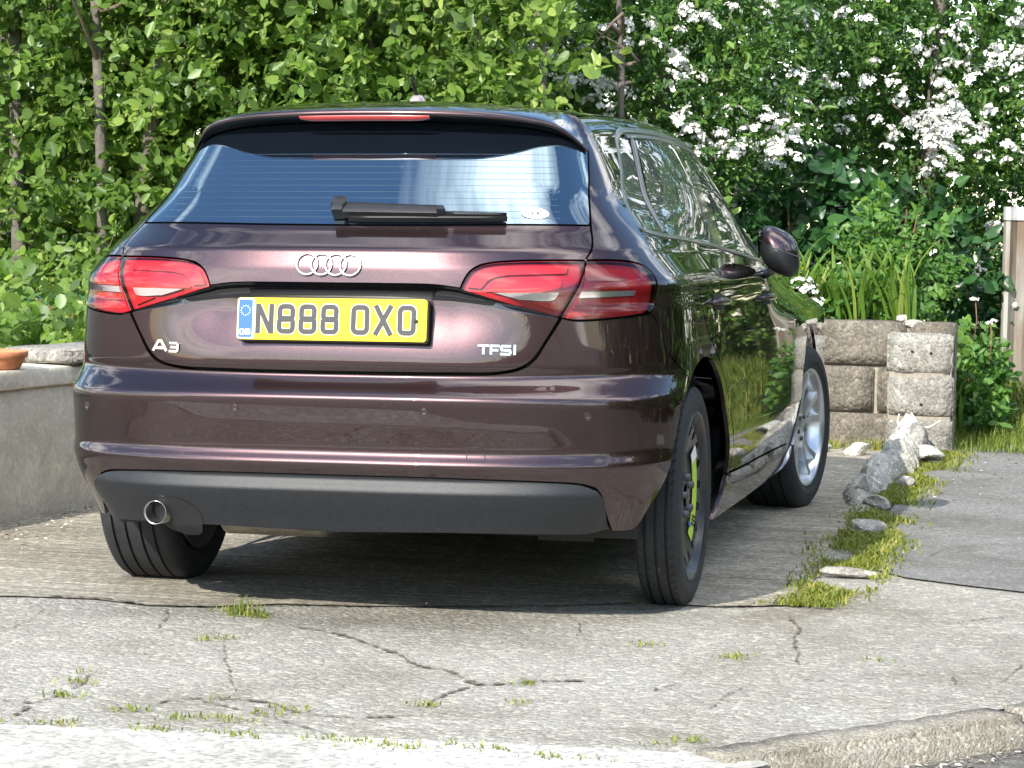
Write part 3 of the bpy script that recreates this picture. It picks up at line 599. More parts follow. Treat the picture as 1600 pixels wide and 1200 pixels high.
    S_('window_frame', q(DLO_REAR+DLO_TOP[1:]), .012, .003, TRIM, off=-.002)
    S_('window_frame', q([(a, b-.016) for a, b in DLO_TOP]), .009, .002, TRIM, off=-.004)
    S_('window_seal', q(DLO_BOT), .010, .004, TRIM, off=-.001)
    P_('window_frame_front', q(chain(DLO_TOP[-1:]+[(3.62, 1.345), (3.70, 1.25), (3.72, 1.10), (3.64, .98)], [(3.64, .98), (3.50, .975)], [(3.50, .975), (3.62, 1.12), (3.59, 1.26), (3.47, 1.325)], [(3.47, 1.325), (3.5, 1.352)])), SEAL, off=.001, ds=.04, dz=.02)
    # crease strip, fuel flap, handles
    S_('shoulder_line', q([(1.168, .942), (1.246, .938), (1.40, .932), (1.55, .928)]), .004, .0012, GLOSSBLACK, off=-.0035)
    for zz, s0, s1 in ((.852, 1.80, 2.03), (.838, 2.86, 3.10)):
        L = q([(s0, zz), (s0*.75+s1*.25, zz+.001), (s0*.25+s1*.75, zz), (s1, zz-.002)]); hp = []
        cp = P_('handle_cup', q(chain([(s0+.03, zz+.022), (s1-.03, zz+.02)], [(s1-.03, zz+.02), (s1-.01, zz), (s1-.03, zz-.026)], [(s1-.03, zz-.026), (s0+.03, zz-.024)], [(s0+.03, zz-.024), (s0+.01, zz), (s0+.03, zz+.022)])), SEAL, off=.0012, rim=False, ds=.03, dz=.015)
        l = smooth_line(L); p = lean(surf_pos(l[:, 0], l[:, 1], .019)); tt = np.linspace(0, 1, len(l)); p = p+lean_n(surf_nrm(l[:, 0], l[:, 1]))*(-.021*np.maximum(0, 1-np.minimum(tt, 1-tt)/.16)**1.5)[:, None]
        tv, tf = tube([tuple(a) for a in p], [.007+.006*math.sin(PI*t) for t in tt], 10); M_('door_handle', tv, tf, PAINT, smooth=True, body=False)
    # mirror
    mc = np.array([.922, 1.26, .992])
    th = np.linspace(0, 2*PI, 32, endpoint=False); rowsm = []
    for k, (yy, sx, sz) in enumerate([(-.085, .0, .0), (-.083, .018, .022), (-.074, .038, .044), (-.055, .054, .062), (-.025, .064, .073), (.005, .067, .077), (.04, .062, .070), (.07, .044, .050), (.088, .0, .0)]):
        cx = np.sign(np.cos(th))*np.abs(np.cos(th))**.72; cz = np.sign(np.sin(th))*np.abs(np.sin(th))**.78
        x = mc[0]+cx*sx; rowsm.append(np.stack([x, np.full(32, mc[1]+yy)+.05*(x-mc[0]), mc[2]+cz*sz-.42*(x-mc[0])], -1))
    def cage(rr, closed=True):
        V = np.concatenate(rr); m = 32; return V, [(i*m+j, i*m+(j+1) % m, (i+1)*m+(j+1) % m, (i+1)*m+j) for i in range(len(rr)-1) for j in range(m)]
    def mx(V): V = np.array(V, float); V[:, 0] *= sg; return V
    V, Fc = cage(rowsm); up = [f for f in Fc if np.mean([V[i][2]+.42*(V[i][0]-mc[0]) for i in f]) > mc[2]+.008]; dn = [f for f in Fc if f not in up]
    M_('mirror_cap', mx(V), up, PAINT, smooth=True); M_('mirror_housing', mx(V), dn, simple('mirror_black_%d' % sg, (.010, .011, .013), .45), smooth=True)
    ring = [(mc[0]+math.cos(t)*.0675, mc[1]+.0+math.sin(t)*.085-.0, mc[2]+.010-.42*math.cos(t)*.0675) for t in np.linspace(PI, 2*PI, 22)]
    tv, tf = tube(ring, .0022, 6); M_('mirror_trim', mx(tv), tf, TRIM, smooth=True)
    gl = [(mc[0]-.0665, mc[1]+.05*math.cos(t), mc[2]+.028+.05*math.sin(t)) for t in np.linspace(0, 2*PI, 24, endpoint=False)]
    M_('mirror_glass', mx(gl), [tuple(range(24))], glass_mat('mirror_glass_%d' % sg, (.02, .022, .025), ior=2.2))
    a = np.array([[.83, 1.28, .925], [.87, 1.27, .915], [.895, 1.265, .925], [.905, 1.265, .955]]); tv, tf = tube([tuple(p) for p in a], [.020, .017, .017, .02], 10); M_('mirror_foot', mx(tv), tf, GLOSSBLACK, smooth=True)
    # tail lamps: clear covers over coloured optics
    inner = chain(LAMP_TOP_IN, SHUT_MID, LAMP_BOT_IN[::-1]); outer = chain(LAMP_TOP_OUT, LAMP_END, LAMP_BOT_OUT, SHUT_MID[::-1])
    li = P_('tail_lamp_inner', q(inner), LENS, gap=.0028, off=.002, ds=.025, dz=.012, thick=.003)
    lo = P_('tail_lamp_outer', q(outer), LENS, gap=.0028, off=.002, disp=lambda s, z: .010*sstep(.875, .845, z)*sstep(.845, .826, z-.0)*0+.006*sstep(.868, .846, z), ds=.025, dz=.010, thick=.003)
    def opt(name, parent, poly, mat, off, **k): 
        o = panel(name, q(poly), mat, parent, off=off, ds=.03, dz=.014, thick=k.get('thick', .008), gap=k.get('gap', 0)); return o
    opt('lamp_base', li, inner, REDD, -.014, gap=.002, thick=-.013); opt('lamp_base', lo, outer, REDD, -.014, gap=.002, thick=-.013)
    opt('light_guide', li, chain([(.513, .911), (.524, .927), (.547, .95), (.598, .961), (.672, .966), (.84, .968)], [(.84, .968), (.828, .950)], [(.828, .950), (.733, .947), (.627, .942), (.584, .931), (.557, .908)], [(.557, .908), (.513, .911)]), REDB, -.005)
    opt('reflector_red', li, chain([(.57, .905), (.592, .926), (.635, .931), (.81, .934)], [(.81, .934), (.80, .902), (.57, .900)]), RED, -.008)
    opt('reflector_strip', li, chain([(.597, .897), (.798, .898)], [(.798, .898), (.785, .880), (.677, .879)], [(.677, .879), (.597, .897)]), REFL, -.005)
    opt('reflector_red', li, chain([(.71, .872), (.790, .874)], [(.790, .874), (.783, .851)], [(.783, .851), (.71, .872)]), RED, -.006)
    opt('reflector_red', lo, chain([(.900, .966), (1.096, .963)], [(1.096, .963), (1.064, .905)], [(1.064, .905), (.872, .905)], [(.872, .905), (.900, .966)]), RED, -.009)
    opt('light_guide', lo, chain([(.892, .943), (1.04, .944)], [(1.04, .944), (1.033, .929)], [(1.033, .929), (.884, .929)], [(.884, .929), (.892, .943)]), REDD, -.005)
    opt('reflector_strip', lo, chain([(.868, .900), (1.063, .902)], [(1.063, .902), (1.057, .889)], [(1.057, .889), (.860, .884)], [(.860, .884), (.868, .900)]), REFL, -.006)
    opt('reflector_red', lo, chain([(.858, .879), (1.072, .885)], [(1.072, .885), (1.066, .866)], [(1.066, .866), (.848, .864)], [(.848, .864), (.858, .879)]), RED, -.006)
both(side)
flap = chain([(1.30, .995), (1.34, 1.006), (1.42, 1.010), (1.60, 1.008)], [(1.60, 1.008), (1.655, .99), (1.60, .93), (1.55, .86)], [(1.55, .86), (1.48, .845), (1.40, .845)], [(1.40, .845), (1.35, .865), (1.31, .93), (1.29, .97), (1.30, .995)])
S_('fuel_flap', flap, .0016, .0004, SEAL, closed=True, off=-.0002)
# ---- inner shell seen through the panel gaps, floor, front closure
shell_poly = chain([(-.0, .30), (0, 1.31)][::-1], [(0, .30), (1.05, .30)], [(1.05, .30), (1.09, .40), (1.14, .52), (1.21, .62), (1.30, .68), (1.45, .725), (1.62, .745), (1.78, .725), (1.93, .66), (2.07, .55), (2.16, .45), (2.19, .36), (2.20, .22)], [(2.20, .22), (3.9, .22)], [(3.9, .22), (3.9, .66), (4.95, .72)], [(4.95, .72), (4.95, .9), (3.9, .95)], [(3.9, .95), (3.62, 1.0), (3.62, 1.30), (3.4, 1.36)], [(3.4, 1.36), (1.6, 1.375)], [(1.6, 1.375), (1.4, 1.34), (0, 1.31)])
for sg in (1, -1): P_('inner_shell', sd(shell_poly, sg), SEAL, off=-.045, ds=.06, dz=.03, rim=False)
V, Fc = box_vf((0, 1.45, .27), (1.50, 3.7, .10)); M_('floor_pan', V, Fc, SEAL)
V, Fc = box_vf((0, -.42, .40), (1.30, .50, .16)); M_('boot_floor', V, Fc, SEAL)
# windscreen, bonnet and nose (away from the camera)
def cross(y, zlev, n=21):
    e = surf_pos(np.array([np.pi/2+y-YC]), np.array([zlev]))[0]; q = np.linspace(-1, 1, n); return e, q
rowsw = []
for t in np.linspace(0, 1, 12):
    y = 1.45+t*.85; e, q = cross(y, 1.385, 21); rowsw.append(np.stack([q*e[0], y+.10*(1-q**2)*.8, e[2]+.012*(1-q**2)], -1))
V, Fc = loft([np.array(r) for r in rowsw]); M_('windscreen', V, Fc, GLASS, smooth=True)
rowsb = []
for t in np.linspace(0, 1, 16):
    y = 2.20+t*1.12; e, q = cross(y, .965, 21); rowsb.append(np.stack([q*e[0], np.full(21, y)+.08*t*(1-q**2), e[2]+.045*(1-np.abs(q)**2.2)*(1-.5*t)], -1))
last = rowsb[-1]
for dy, dz, sx in ((.06, -.05, .97), (.10, -.14, .95), (.11, -.30, .94), (.09, -.44, .93), (.03, -.58, .90)):
    rowsb.append(last*np.array([sx, 1, 1])+np.array([0, dy, dz]))
V, Fc = loft([np.array(r) for r in rowsb]); M_('bonnet', V, Fc, PAINT, smooth=True)
# ---- wheel housings
def liner(y0, r, sg):
    a = np.linspace(-.25, PI+.02, 28); xs_ = [.80, .56]
    V = [(sg*x, y0+r*math.cos(t), .325+r*math.sin(t)) for t in a for x in xs_]; n = len(a)
    Fc = [(2*i, 2*i+1, 2*i+3, 2*i+2) for i in range(n-1)]; b = len(V); V.append((sg*.56, y0, .325)); Fc += [(2*i+1, b, 2*i+3) for i in range(n-1)]
    M_('wheel_arch_liner', V, Fc, simple('liner_%d_%d' % (sg, int(y0)), (.012, .013, .015), .85), smooth=True)
for sg in (1, -1): liner(-.02, .405, sg); liner(2.637, .385, sg)
# ---- wheels
def place(V, x, y, z, steer=0., sg=1):
    V = np.array(V, float); V[:, 0] *= sg; c, s = math.cos(steer), math.sin(steer)
    return np.stack([V[:, 0]*c-V[:, 1]*s+x, V[:, 0]*s+V[:, 1]*c+y, V[:, 2]+z], -1)
def tyre_profile(w, R, rim, grooves):
    h = w/2; p = [(-h*.80, rim-.006), (-h*.92, rim+.006), (-h*1.0, rim+(R-rim)*.35), (-h*1.0, rim+(R-rim)*.6), (-h*.95, R-.022), (-h*.86, R-.008), (-h*.76, R-.002)]
    for g in grooves:
        p += [(g-.0045, R), (g-.0035, R-.008), (g+.0035, R-.008), (g+.0045, R)]
    p += [(h*.76, R-.002), (h*.86, R-.008), (h*.95, R-.022), (h*1.0, rim+(R-rim)*.6), (h*1.0, rim+(R-rim)*.35), (h*.965, rim+(R-rim)*.30), (h*.92, rim+.006), (h*.80, rim-.006)]
    return p
def flat_bottom(V, zc):
    V = np.array(V); V[:, 2] = np.maximum(V[:, 2], .001+0*zc); return V
def sipes(w, R, n, parent, pl, spans):
    """cross cuts in the tread"""
    parts = []
    for i in range(n):
        a = 2*PI*i/n
        for (x0, x1, sk) in spans:
            c0, s0 = math.cos(a), math.sin(a); c1, s1 = math.cos(a+sk), math.sin(a+sk); d = .0035/R; q = []
            for (x, aa) in ((x0, a), (x1, a+sk)):
                for dd in (-d, d): q.append((x, (R+.0006)*math.cos(aa+dd), (R+.0006)*math.sin(aa+dd)))
            parts.append((q, [(0, 1, 3, 2)]))
    V, Fc = merge(parts); return V, Fc
def wheel(kind, x, y, sg, steer=0., spin=0.):
    zc = .312; root = cpart(link(bpy.data.objects.new('wheel', None), car)); root.location = (x*sg, y, zc)
    root.matrix_parent_inverse = car_inv
    def part(name, V, Fc, mat, smooth=True):
        W_ = place(V, x*sg, y, zc, steer, sg); 
        if name == 'tyre': W_ = flat_bottom(W_, zc)
        if sg < 0: Fc = [tuple(f[::-1]) for f in Fc]
        return mesh_np(name, W_-np.array([x*sg, y, zc]), Fc, mat, root, smooth=smooth)
    if kind == 'alloy':
        w, R, rim = .225, .3165, .2225
        V, Fc = lathe(tyre_profile(w, R, rim, (-.062, -.022, .022, .062)), 96); ty = part('tyre', V, Fc, RUBBER)
        ty.data.set_sharp_from_angle(angle=.6)
        prof = [(-.105, .222), (-.09, .205), (.02, .198), (.085, .208), (.100, .222), (.104, .2275), (.100, .229), (.09, .226)]
        V, Fc = lathe(prof, 72); part('rim', V, Fc, SILVER)
        V, Fc = lathe([(.045, .0), (.075, .0), (.078, .025), (.072, .034), (.070, .055), (.055, .070), (.02, .072)], 40); part('hub', V, Fc, SILVER)
        sp = []
        for k in range(5):
            for side_ in (-1, 1):
                a0 = spin+2*PI*k/5+side_*.10; a1 = spin+2*PI*k/5+side_*.25; pts = []
                for r, aa, wd, xo, th in ((.045, a0, .016, .070, .03), (.09, a0*.7+a1*.3, .0135, .068, .03), (.15, a0*.35+a1*.65, .0135, .075, .03), (.214, a1, .018, .088, .035)):
                    c, s = math.cos(aa), math.sin(aa); cx, cy = r*c, r*s; tx, ty_ = -s, c
                    pts += [(xo-th, cx-tx*wd, cy-ty_*wd), (xo, cx-tx*wd*.75, cy-ty_*wd*.75), (xo, cx+tx*wd*.75, cy+ty_*wd*.75), (xo-th, cx+tx*wd, cy+ty_*wd)]
                Fc = [(i*4+j, i*4+(j+1) % 4, (i+1)*4+(j+1) % 4, (i+1)*4+j) for i in range(3) for j in range(4)]
                part('spoke', pts, Fc, SILVER, smooth=False)
        for k in range(5):
            aa = spin+2*PI*(k+.5)/5; V, Fc = lathe([(.06, .0095), (.076, .0095), (.078, .006), (.078, .0)], 10); V = V+np.array([0, .045*math.cos(aa), .045*math.sin(aa)]); part('wheel_bolt', V, Fc, DARKSTEEL)
        V, Fc = lathe([(.0, .05), (.01, .05), (.012, .06), (.012, .150), (.0, .152)], 48); part('brake_disc', V, Fc, DISC)
    else:
        w, R, rim = .128, .316, .238
        V, Fc = lathe(tyre_profile(w, R, rim, (-.030, 0, .030)), 96); ty = part('tyre', V, Fc, RUBBER); ty.data.set_sharp_from_angle(angle=.6)
        V, Fc = sipes(w, R, 64, None, None, [(-.052, -.034, .03), (.034, .052, -.03), (-.024, -.006, .05), (.006, .024, -.05)]); part('tread_cut', V, Fc, SEAL, smooth=False)
        V, Fc = lathe([(-.06, .236), (-.05, .222), (.0, .214), (.028, .216), (.045, .228), (.057, .236), (.062, .242), (.058, .244), (.05, .240)], 72); part('rim', V, Fc, DARKSTEEL)
        # dished disc with a ring of holes
        out_ = [(.219*math.cos(t), .219*math.sin(t)) for t in np.linspace(0, 2*PI, 96, endpoint=False)]
        hs = []
        for k in range(18):
            a = 2*PI*k/18+.08
            hs.append([((.186+.015*math.cos(t))*math.cos(a)-.013*math.sin(t)*math.sin(a), (.186+.015*math.cos(t))*math.sin(a)+.013*math.sin(t)*math.cos(a)) for t in np.linspace(0, 2*PI, 14, endpoint=False)])
        hs.append([(.034*math.cos(t), .034*math.sin(t)) for t in np.linspace(0, 2*PI, 24, endpoint=False)])
        g = np.stack(np.meshgrid(np.linspace(-.21, .21, 40), np.linspace(-.21, .21, 40)), -1).reshape(-1, 2); g = g[np.linalg.norm(g, axis=1) < .212]
        for h in hs: g = g[~inside(h, g)]; g = g[seg_dist(h, g) > .004]
        V2, T = tri_fill(out_, g, hs); r = np.linalg.norm(V2, axis=1)
        xx = np.interp(r, [0, .03, .07, .09, .13, .16, .20, .22], [.032, .032, .036, .026, .024, .034, .044, .036]); part('wheel_disc', np.stack([xx, V2[:, 0], V2[:, 1]], -1), [tuple(t) for t in T], DARKSTEEL)
        V, Fc = lathe([(.0, .05), (.006, .05), (.006, .215), (-.03, .215)], 48); part('inner_barrel', V, Fc, SOOT_HOLE_BLACK)
        for k in range(5):
            aa = 2*PI*k/5+.5; V, Fc = lathe([(.030, .012), (.048, .011), (.050, .007), (.050, .0)], 10); V = V+np.array([0, .056*math.cos(aa), .056*math.sin(aa)]); part('wheel_bolt', V, Fc, simple('wheel_bolt_%d' % k, (.10, .10, .11), .45, metal=.7))
        def sector(name, a0, a1, r0, r1, xo, mat):
            A = np.linspace(a0, a1, 24); V = [];
            for a in A:
                for r in (r0, r1): V.append((xo+.012*(r-.16)/.05, r*math.cos(a), r*math.sin(a)))
            part(name, V, [(2*i, 2*i+1, 2*i+3, 2*i+2) for i in range(len(A)-1)], mat, smooth=False)
        sector('warning_label', -.98, .86, .140, .172, .036, LIME); sector('warning_label_tag', .62, .92, .138, .174, .0385, WHITE)
        for a in (-.50, -.58, -.66): sector('warning_label_print', a-.02, a+.025, .146, .166, .0385, INK)
        sector('warning_label_blue', -.80, -.70, .128, .146, .0375, BLUE)
    return root
wheel('spare', .784, 0., 1)
wheel('alloy', .755, 0., -1, spin=.3)
wheel('alloy', .775, 2.637, 1, steer=-.15, spin=.35)
wheel('alloy', .775, 2.637, -1, steer=-.15, spin=.8)
# ---- exhaust
V, Fc = lathe([(-.22, .027), (0, .0325), (.002, .0312), (-.005, .0285), (-.14, .0265)], 40, 'y'); V = np.array(V)*np.array([1, -1, 1]); V = V+np.array([-.497, -.785, .296]); V[:, 0] += (V[:, 1]+.785)*.30; M_('exhaust_pipe', V, Fc, PIPE, smooth=True)
V, Fc = lathe([(-.11, .0), (-.108, .028)], 24, 'y'); V = np.array(V)*np.array([1, -1, 1])+np.array([-.497, -.785, .296]); V[:, 0] += (V[:, 1]+.785)*.30; M_('exhaust_inside', V, Fc, SOOT_HOLE_BLACK)
V, Fc = lathe([(0, .0), (.0, .05), (.02, .078), (.30, .080), (.33, .05), (.33, .0)], 28, 'x'); V = np.array(V)*np.array([1, 1.35, .95])+np.array([-.43, -.42, .275]); M_('silencer', V, Fc, MUFFLER, smooth=True)
tv, tf = tube([(-.30, -.40, .27), (.0, -.3, .25), (.1, .3, .24), (.1, 1.2, .22)], .028, 10); M_('exhaust_tube', tv, tf, MUFFLER, smooth=True)
V, Fc = box_vf((0, 0.0, .23), (1.25, .10, .07)); M_('rear_axle', V, Fc, SEAL)
V, Fc = box_vf((.52, -.10, .21), (.16, .30, .04)); M_('suspension_arm', V, Fc, SEAL)
# ---- number plate
def strokes(lines, w, x0=0., y0=0.):
    """flat stroke outlines -> list of (verts2d, faces)"""
    out = []
    for pts, closed in lines:
        P = np.array(pts, float); n = len(P)
        A = np.roll(P, 1, 0); B = np.roll(P, -1, 0)
        if not closed: A[0] = 2*P[0]-P[1]; B[-1] = 2*P[-1]-P[-2]
        d1 = P-A; d1 /= np.linalg.norm(d1, axis=1, keepdims=True); d2 = B-P; d2 /= np.linalg.norm(d2, axis=1, keepdims=True)
        nn = np.stack([-(d1+d2)[:, 1], (d1+d2)[:, 0]], -1); nn /= np.linalg.norm(nn, axis=1, keepdims=True)+1e-9
        k = 1/np.maximum((nn*np.stack([-d1[:, 1], d1[:, 0]], -1)).sum(1), .45)
        L = P+nn*(w/2*k)[:, None]; Rr = P-nn*(w/2*k)[:, None]
        V = np.stack([L, Rr], 1).reshape(-1, 2)+np.array([x0, y0]); m = n if closed else n-1
        out.append((V, [(2*i, 2*i+1, 2*((i+1) % n)+1, 2*((i+1) % n)) for i in range(m)], closed, n))
    return out
def solid(name, lines, w, h, frame, mat, parent, x0=0., y0=0., base=0., scale=1.):
    p, ex, ey, nn = frame; parts = []
    for li_, (V2, F2, closed, n) in enumerate(strokes(lines, w, x0, y0)):
        k = len(V2); T = np.array([p+ex*a*scale+ey*b*scale+nn*(base+h+.00025*li_) for a, b in V2]); Bt = np.array([p+ex*a*scale+ey*b*scale+nn*base for a, b in V2])
        V = np.vstack([T, Bt]); Fc = [tuple(f[::-1]) for f in F2]
        for i in range(n if closed else n-1):
            j = (i+1) % n; Fc += [(2*i, 2*j, 2*j+k, 2*i+k), (2*j+1, 2*i+1, 2*i+1+k, 2*j+1+k)]
        if not closed: Fc += [(0, k, k+1, 1), (2*n-2, 2*n-1, 2*n-1+k, 2*n-2+k)]
        parts.append((V, Fc))
    V, Fc = merge(parts); o = mesh_np(name, V, Fc, mat, parent)
    bm = bmesh.new(); bm.from_mesh(o.data); bmesh.ops.recalc_face_normals(bm, faces=bm.faces); bm.to_mesh(o.data); bm.free()
    return cpart(o) if parent is car else o
def rrect(x0, y0, x1, y1, r, k=5):
    out = []
    for cx, cy, a in ((x1-r, y1-r, 0), (x0+r, y1-r, PI/2), (x0+r, y0+r, PI), (x1-r, y0+r, 1.5*PI)):
        for t in range(k+1): out.append((cx+r*math.cos(a+t*PI/2/k), cy+r*math.sin(a+t*PI/2/k)))
    return out
def flat_plate(name, outline, h, frame, mat, parent, base=0.):
    p, ex, ey, nn = frame; n = len(outline); T = [p+ex*a+ey*b+nn*(base+h) for a, b in outline]; Bt = [p+ex*a+ey*b+nn*base for a, b in outline]
    Fc = [tuple(range(n)), tuple(range(n, 2*n))[::-1]]+[(i, i+n, (i+1) % n+n, (i+1) % n) for i in range(n)]
    o = mesh_np(name, np.array(T+Bt), Fc, mat, parent); return cpart(o) if parent is car else o
p0, ex0, ey0, n0 = at_surface(0, .822, .031, rec); tl = math.radians(7)
n0 = np.array([n0[0], -math.cos(tl), math.sin(tl)]); n0 /= np.linalg.norm(n0); ex0 = np.array([math.cos(RB), 0, math.sin(RB)]); ey0 = np.cross(n0, ex0); ey0 /= np.linalg.norm(ey0)
FR = (p0, ex0, ey0, n0)
plate = flat_plate('number_plate', rrect(-.26, -.0555, .26, .0555, .009), .006, FR, YELLOW, car)
flat_plate('plate_backing', rrect(-.262, -.059, .263, .055, .009), .020, FR, SEAL, car, base=-.021)
flat_plate('plate_rim', rrect(-.2585, -.054, -.212, .054, .006), .0006, FR, simple('plate_white', (.82, .84, .86), .3, coat=.5), plate, base=.006)
flat_plate('country_band', rrect(-.2555, -.050, -.2175, .050, .004), .0006, FR, PLATEBLUE, plate, base=.0067)
for k in range(12):
    a = 2*PI*k/12; c = (-.2365+.0125*math.cos(a), .021+.0125*math.sin(a)); st = [(c[0]+(.0024 if q % 2 == 0 else .001)*math.sin(PI*q/5), c[1]+(.0024 if q % 2 == 0 else .001)*math.cos(PI*q/5)) for q in range(10)]
    flat_plate('band_star', st, .0005, FR, WHITE, plate, base=.0073)
gw = .0042
solid('band_letter', [([(.006, .0035), (.002, .0065), (-.004, .0065), (-.0065, .003), (-.0065, -.003), (-.004, -.0065), (.003, -.0065), (.006, -.004), (.006, 0), (.001, 0)], False)], .0036, .0005, FR, WHITE, plate, -.2445, -.0355, .0073)
solid('band_letter', [([(-.005, -.0065), (-.005, .0065), (.002, .0065), (.005, .0045), (.003, .0005), (-.004, 0)], False), ([(.002, 0), (.006, -.0025), (.004, -.0065), (-.005, -.0065)], False)], .0036, .0005, FR, WHITE, plate, -.2285, -.0355, .0073)
H_ = .0395-.0065; Wd = .025-.0065
N_ = [([(-Wd, -H_-.006), (-Wd, H_+.006)], False), ([(Wd, -H_-.006), (Wd, H_+.006)], False), ([(-Wd+.001, H_+.003), (Wd-.001, -H_-.003)], False)]
O_ = [(rrect(-Wd, -H_, Wd, H_, .011), True)]
E8 = [(rrect(-Wd+.001, -.0015, Wd-.001, H_, .010), True), (rrect(-Wd, -H_, Wd, .0015, .010), True)]
X_ = [([(-Wd-.003, -H_-.006), (Wd+.003, H_+.006)], False), ([(-Wd-.003, H_+.006), (Wd+.003, -H_-.006)], False)]
for nm, L, xc in (('N', N_, -.183), ('8', E8, -.1235), ('8', E8, -.064), ('8', E8, -.0035), ('O', O_, .080), ('X', X_, .1425), ('O', O_, .2065)):
    solid('plate_character_edge', L, .0185, .0008, FR, PLATEEDGE, plate, xc, 0, .006); solid('plate_character', L, .013, .0014, FR, PLATECHAR, plate, xc, 0, .0069)
lv, lf = lathe([(0, .0), (.003, .004), (.0, .0055)], 14, 'z'); lv = np.array([p0+ex0*(a+.232)+ey0*(b-.002)+n0*(c+.0085) for a, b, c in lv]); mesh_np('plate_screw', lv, lf, SEAL, plate, smooth=True)
# ---- badges
def torus_on(frame, cx, cy, R, r, name, sy=1.0):
    p, ex, ey, nn = frame; V = []; n, m = 48, 8
    for i in range(n):
        a = 2*PI*i/n
        for j in range(m):
            b = 2*PI*j/m; rr = R+r*math.cos(b); V.append(p+ex*(cx+rr*math.cos(a))+ey*(cy+rr*math.sin(a))*sy+nn*(r*.8*math.sin(b)+.002))
    Fc = [(i*m+j, ((i+1) % n)*m+j, ((i+1) % n)*m+(j+1) % m, i*m+(j+1) % m) for i in range(n) for j in range(m)]
    return cpart(mesh_np(name, np.array(V), Fc, CHROME, car, smooth=True))
fr = at_surface(-.018, .966, .001)
for k in range(4): torus_on(fr, (k-1.5)*.0395, 0, .0285, .0036, 'badge_ring')
A3 = at_surface(-.668, .742, .001, rec)
solid('badge_letter', [([(-.0215, -.014), (-.004, .014)], False), ([(.004, .014), (.0215, -.014)], False), ([(-.006, .013), (.006, .013)], False), ([(-.013, -.0055), (.013, -.0055)], False)], .0078, .0030, A3, CHROME, car, -.012, .001)
solid('badge_letter', [([(-.013, .0095), (.010, .0095), (.014, .006), (.014, -.009), (.010, -.0125), (-.014, -.0125)], False), ([(-.009, -.0015), (.013, -.0015)], False)], .0062, .0030, A3, CHROME, car, .031, 0)
TF = at_surface(.617, .748, .001, rec)
for L, xc in (([([(-.016, .010), (.014, .010)], False), ([(-.001, .010), (-.001, -.0125)], False)], -.040), ([([(-.009, -.0125), (-.009, .010), (.013, .010)], False), ([(-.009, -.001), (.010, -.001)], False)], -.012), ([([(.013, .010), (-.010, .010), (-.013, .006), (-.010, -.0005), (.010, -.001), (.012, -.006), (.009, -.011), (-.014, -.011)], False)], .018), ([([(0, .014), (0, -.0125)], False)], .041)):
    solid('badge_letter', L, .0062, .0030, TF, CHROME, car, xc, 0)
# ---- oval sticker with its letters
UK = at_surface(.872, 1.113, -.0015)
flat_plate('oval_sticker', [(.0385*math.cos(t), .0215*math.sin(t)) for t in np.linspace(0, 2*PI, 40, endpoint=False)], .001, UK, simple('white_vinyl', (.85, .85, .85), .4), car)
GREYP = simple('faded_print', (.10, .095, .12), .6)
solid('sticker_letter', [([(-.006, .0085), (-.006, -.003), (-.003, -.0075), (.003, -.0075), (.006, -.003), (.006, .0085)], False)], .0032, .0006, UK, GREYP, car, -.013, 0, .0011)
solid('sticker_letter', [([(-.006, .0085), (-.006, -.0085)], False), ([(.007, .0085), (-.005, 0), (.007, -.0085)], False)], .0032, .0006, UK, GREYP, car, .012, 0, .0011)
# ---- rear wiper
def wpt(s, z, off): return lean(surf_pos(np.array([s]), np.array([z]), off))[0]
def bar(name, sA, zA, sB, zB, ha, hb, d0, d1, mat, n=14):
    rows_ = []
    for t in np.linspace(0, 1, n):
        s = sA+(sB-sA)*t; h = ha+(hb-ha)*t; z = zA+(zB-zA)*t
        e = 1-.5*max(0, (abs(t-.5)-.46)/.04)
        rows_.append([wpt(s, z-h/2*e, d0), wpt(s, z-h/2*e, d1*e), wpt(s, z-h*.2, d1*1.12), wpt(s, z+h*.3, d1), wpt(s, z+h/2*e, d1*.7), wpt(s, z+h/2*e, d0)])
    V = np.array(rows_).reshape(-1, 3); m = 6; Fc = [(i*m+j, (i+1)*m+j, (i+1)*m+(j+1) % m, i*m+(j+1) % m) for i in range(n-1) for j in range(m)]+[tuple(range(m)), tuple(range((n-1)*m, n*m))[::-1]]
    o = cpart(mesh_np(name, V, Fc, mat, car, smooth=True)); o.data.set_sharp_from_angle(angle=.75); return o
bar('wiper_arm', -.045, 1.107, .50, 1.099, .036, .028, .010, .034, BLACKPLASTIC); bar('wiper_pivot', -.075, 1.116, .005, 1.114, .050, .044, .002, .038, BLACKPLASTIC, 8)
bar('wiper_blade', .02, 1.088, .735, 1.089, .010, .010, .002, .018, SEAL); bar('wiper_blade_end', .50, 1.094, .735, 1.091, .010, .008, .012, .026, BLACKPLASTIC)
# ------------------------------------------------------------------ walls and small things
def rough_block(name, c, size, mat, parent, rz=0, bev=.012, amp=.004, cuts=3, seed=0, loc=True):
    r = random.Random(seed); bm = bmesh.new(); V, Fc = box_vf((0, 0, 0), size); vv = [bm.verts.new(v) for v in V]; [bm.faces.new([vv[k] for k in f]) for f in Fc]
    bmesh.ops.recalc_face_normals(bm, faces=bm.faces); bmesh.ops.bevel(bm, geom=list(bm.edges), offset=bev, segments=2, affect='EDGES'); bmesh.ops.subdivide_edges(bm, edges=[e for e in bm.edges if e.calc_length() > min(size)*.5], cuts=cuts, use_grid_fill=True)
    for v in bm.verts: v.co += Vector((r.gauss(0, amp), r.gauss(0, amp), r.gauss(0, amp)))
    me = bpy.data.meshes.new(name); bm.to_mesh(me); bm.free(); me.materials.append(mat); me.polygons.foreach_set('use_smooth', [True]*len(me.polygons))
    o = bpy.data.objects.new(name, me); link(o, parent); o.location = c; o.rotation_euler[2] = rz; return o
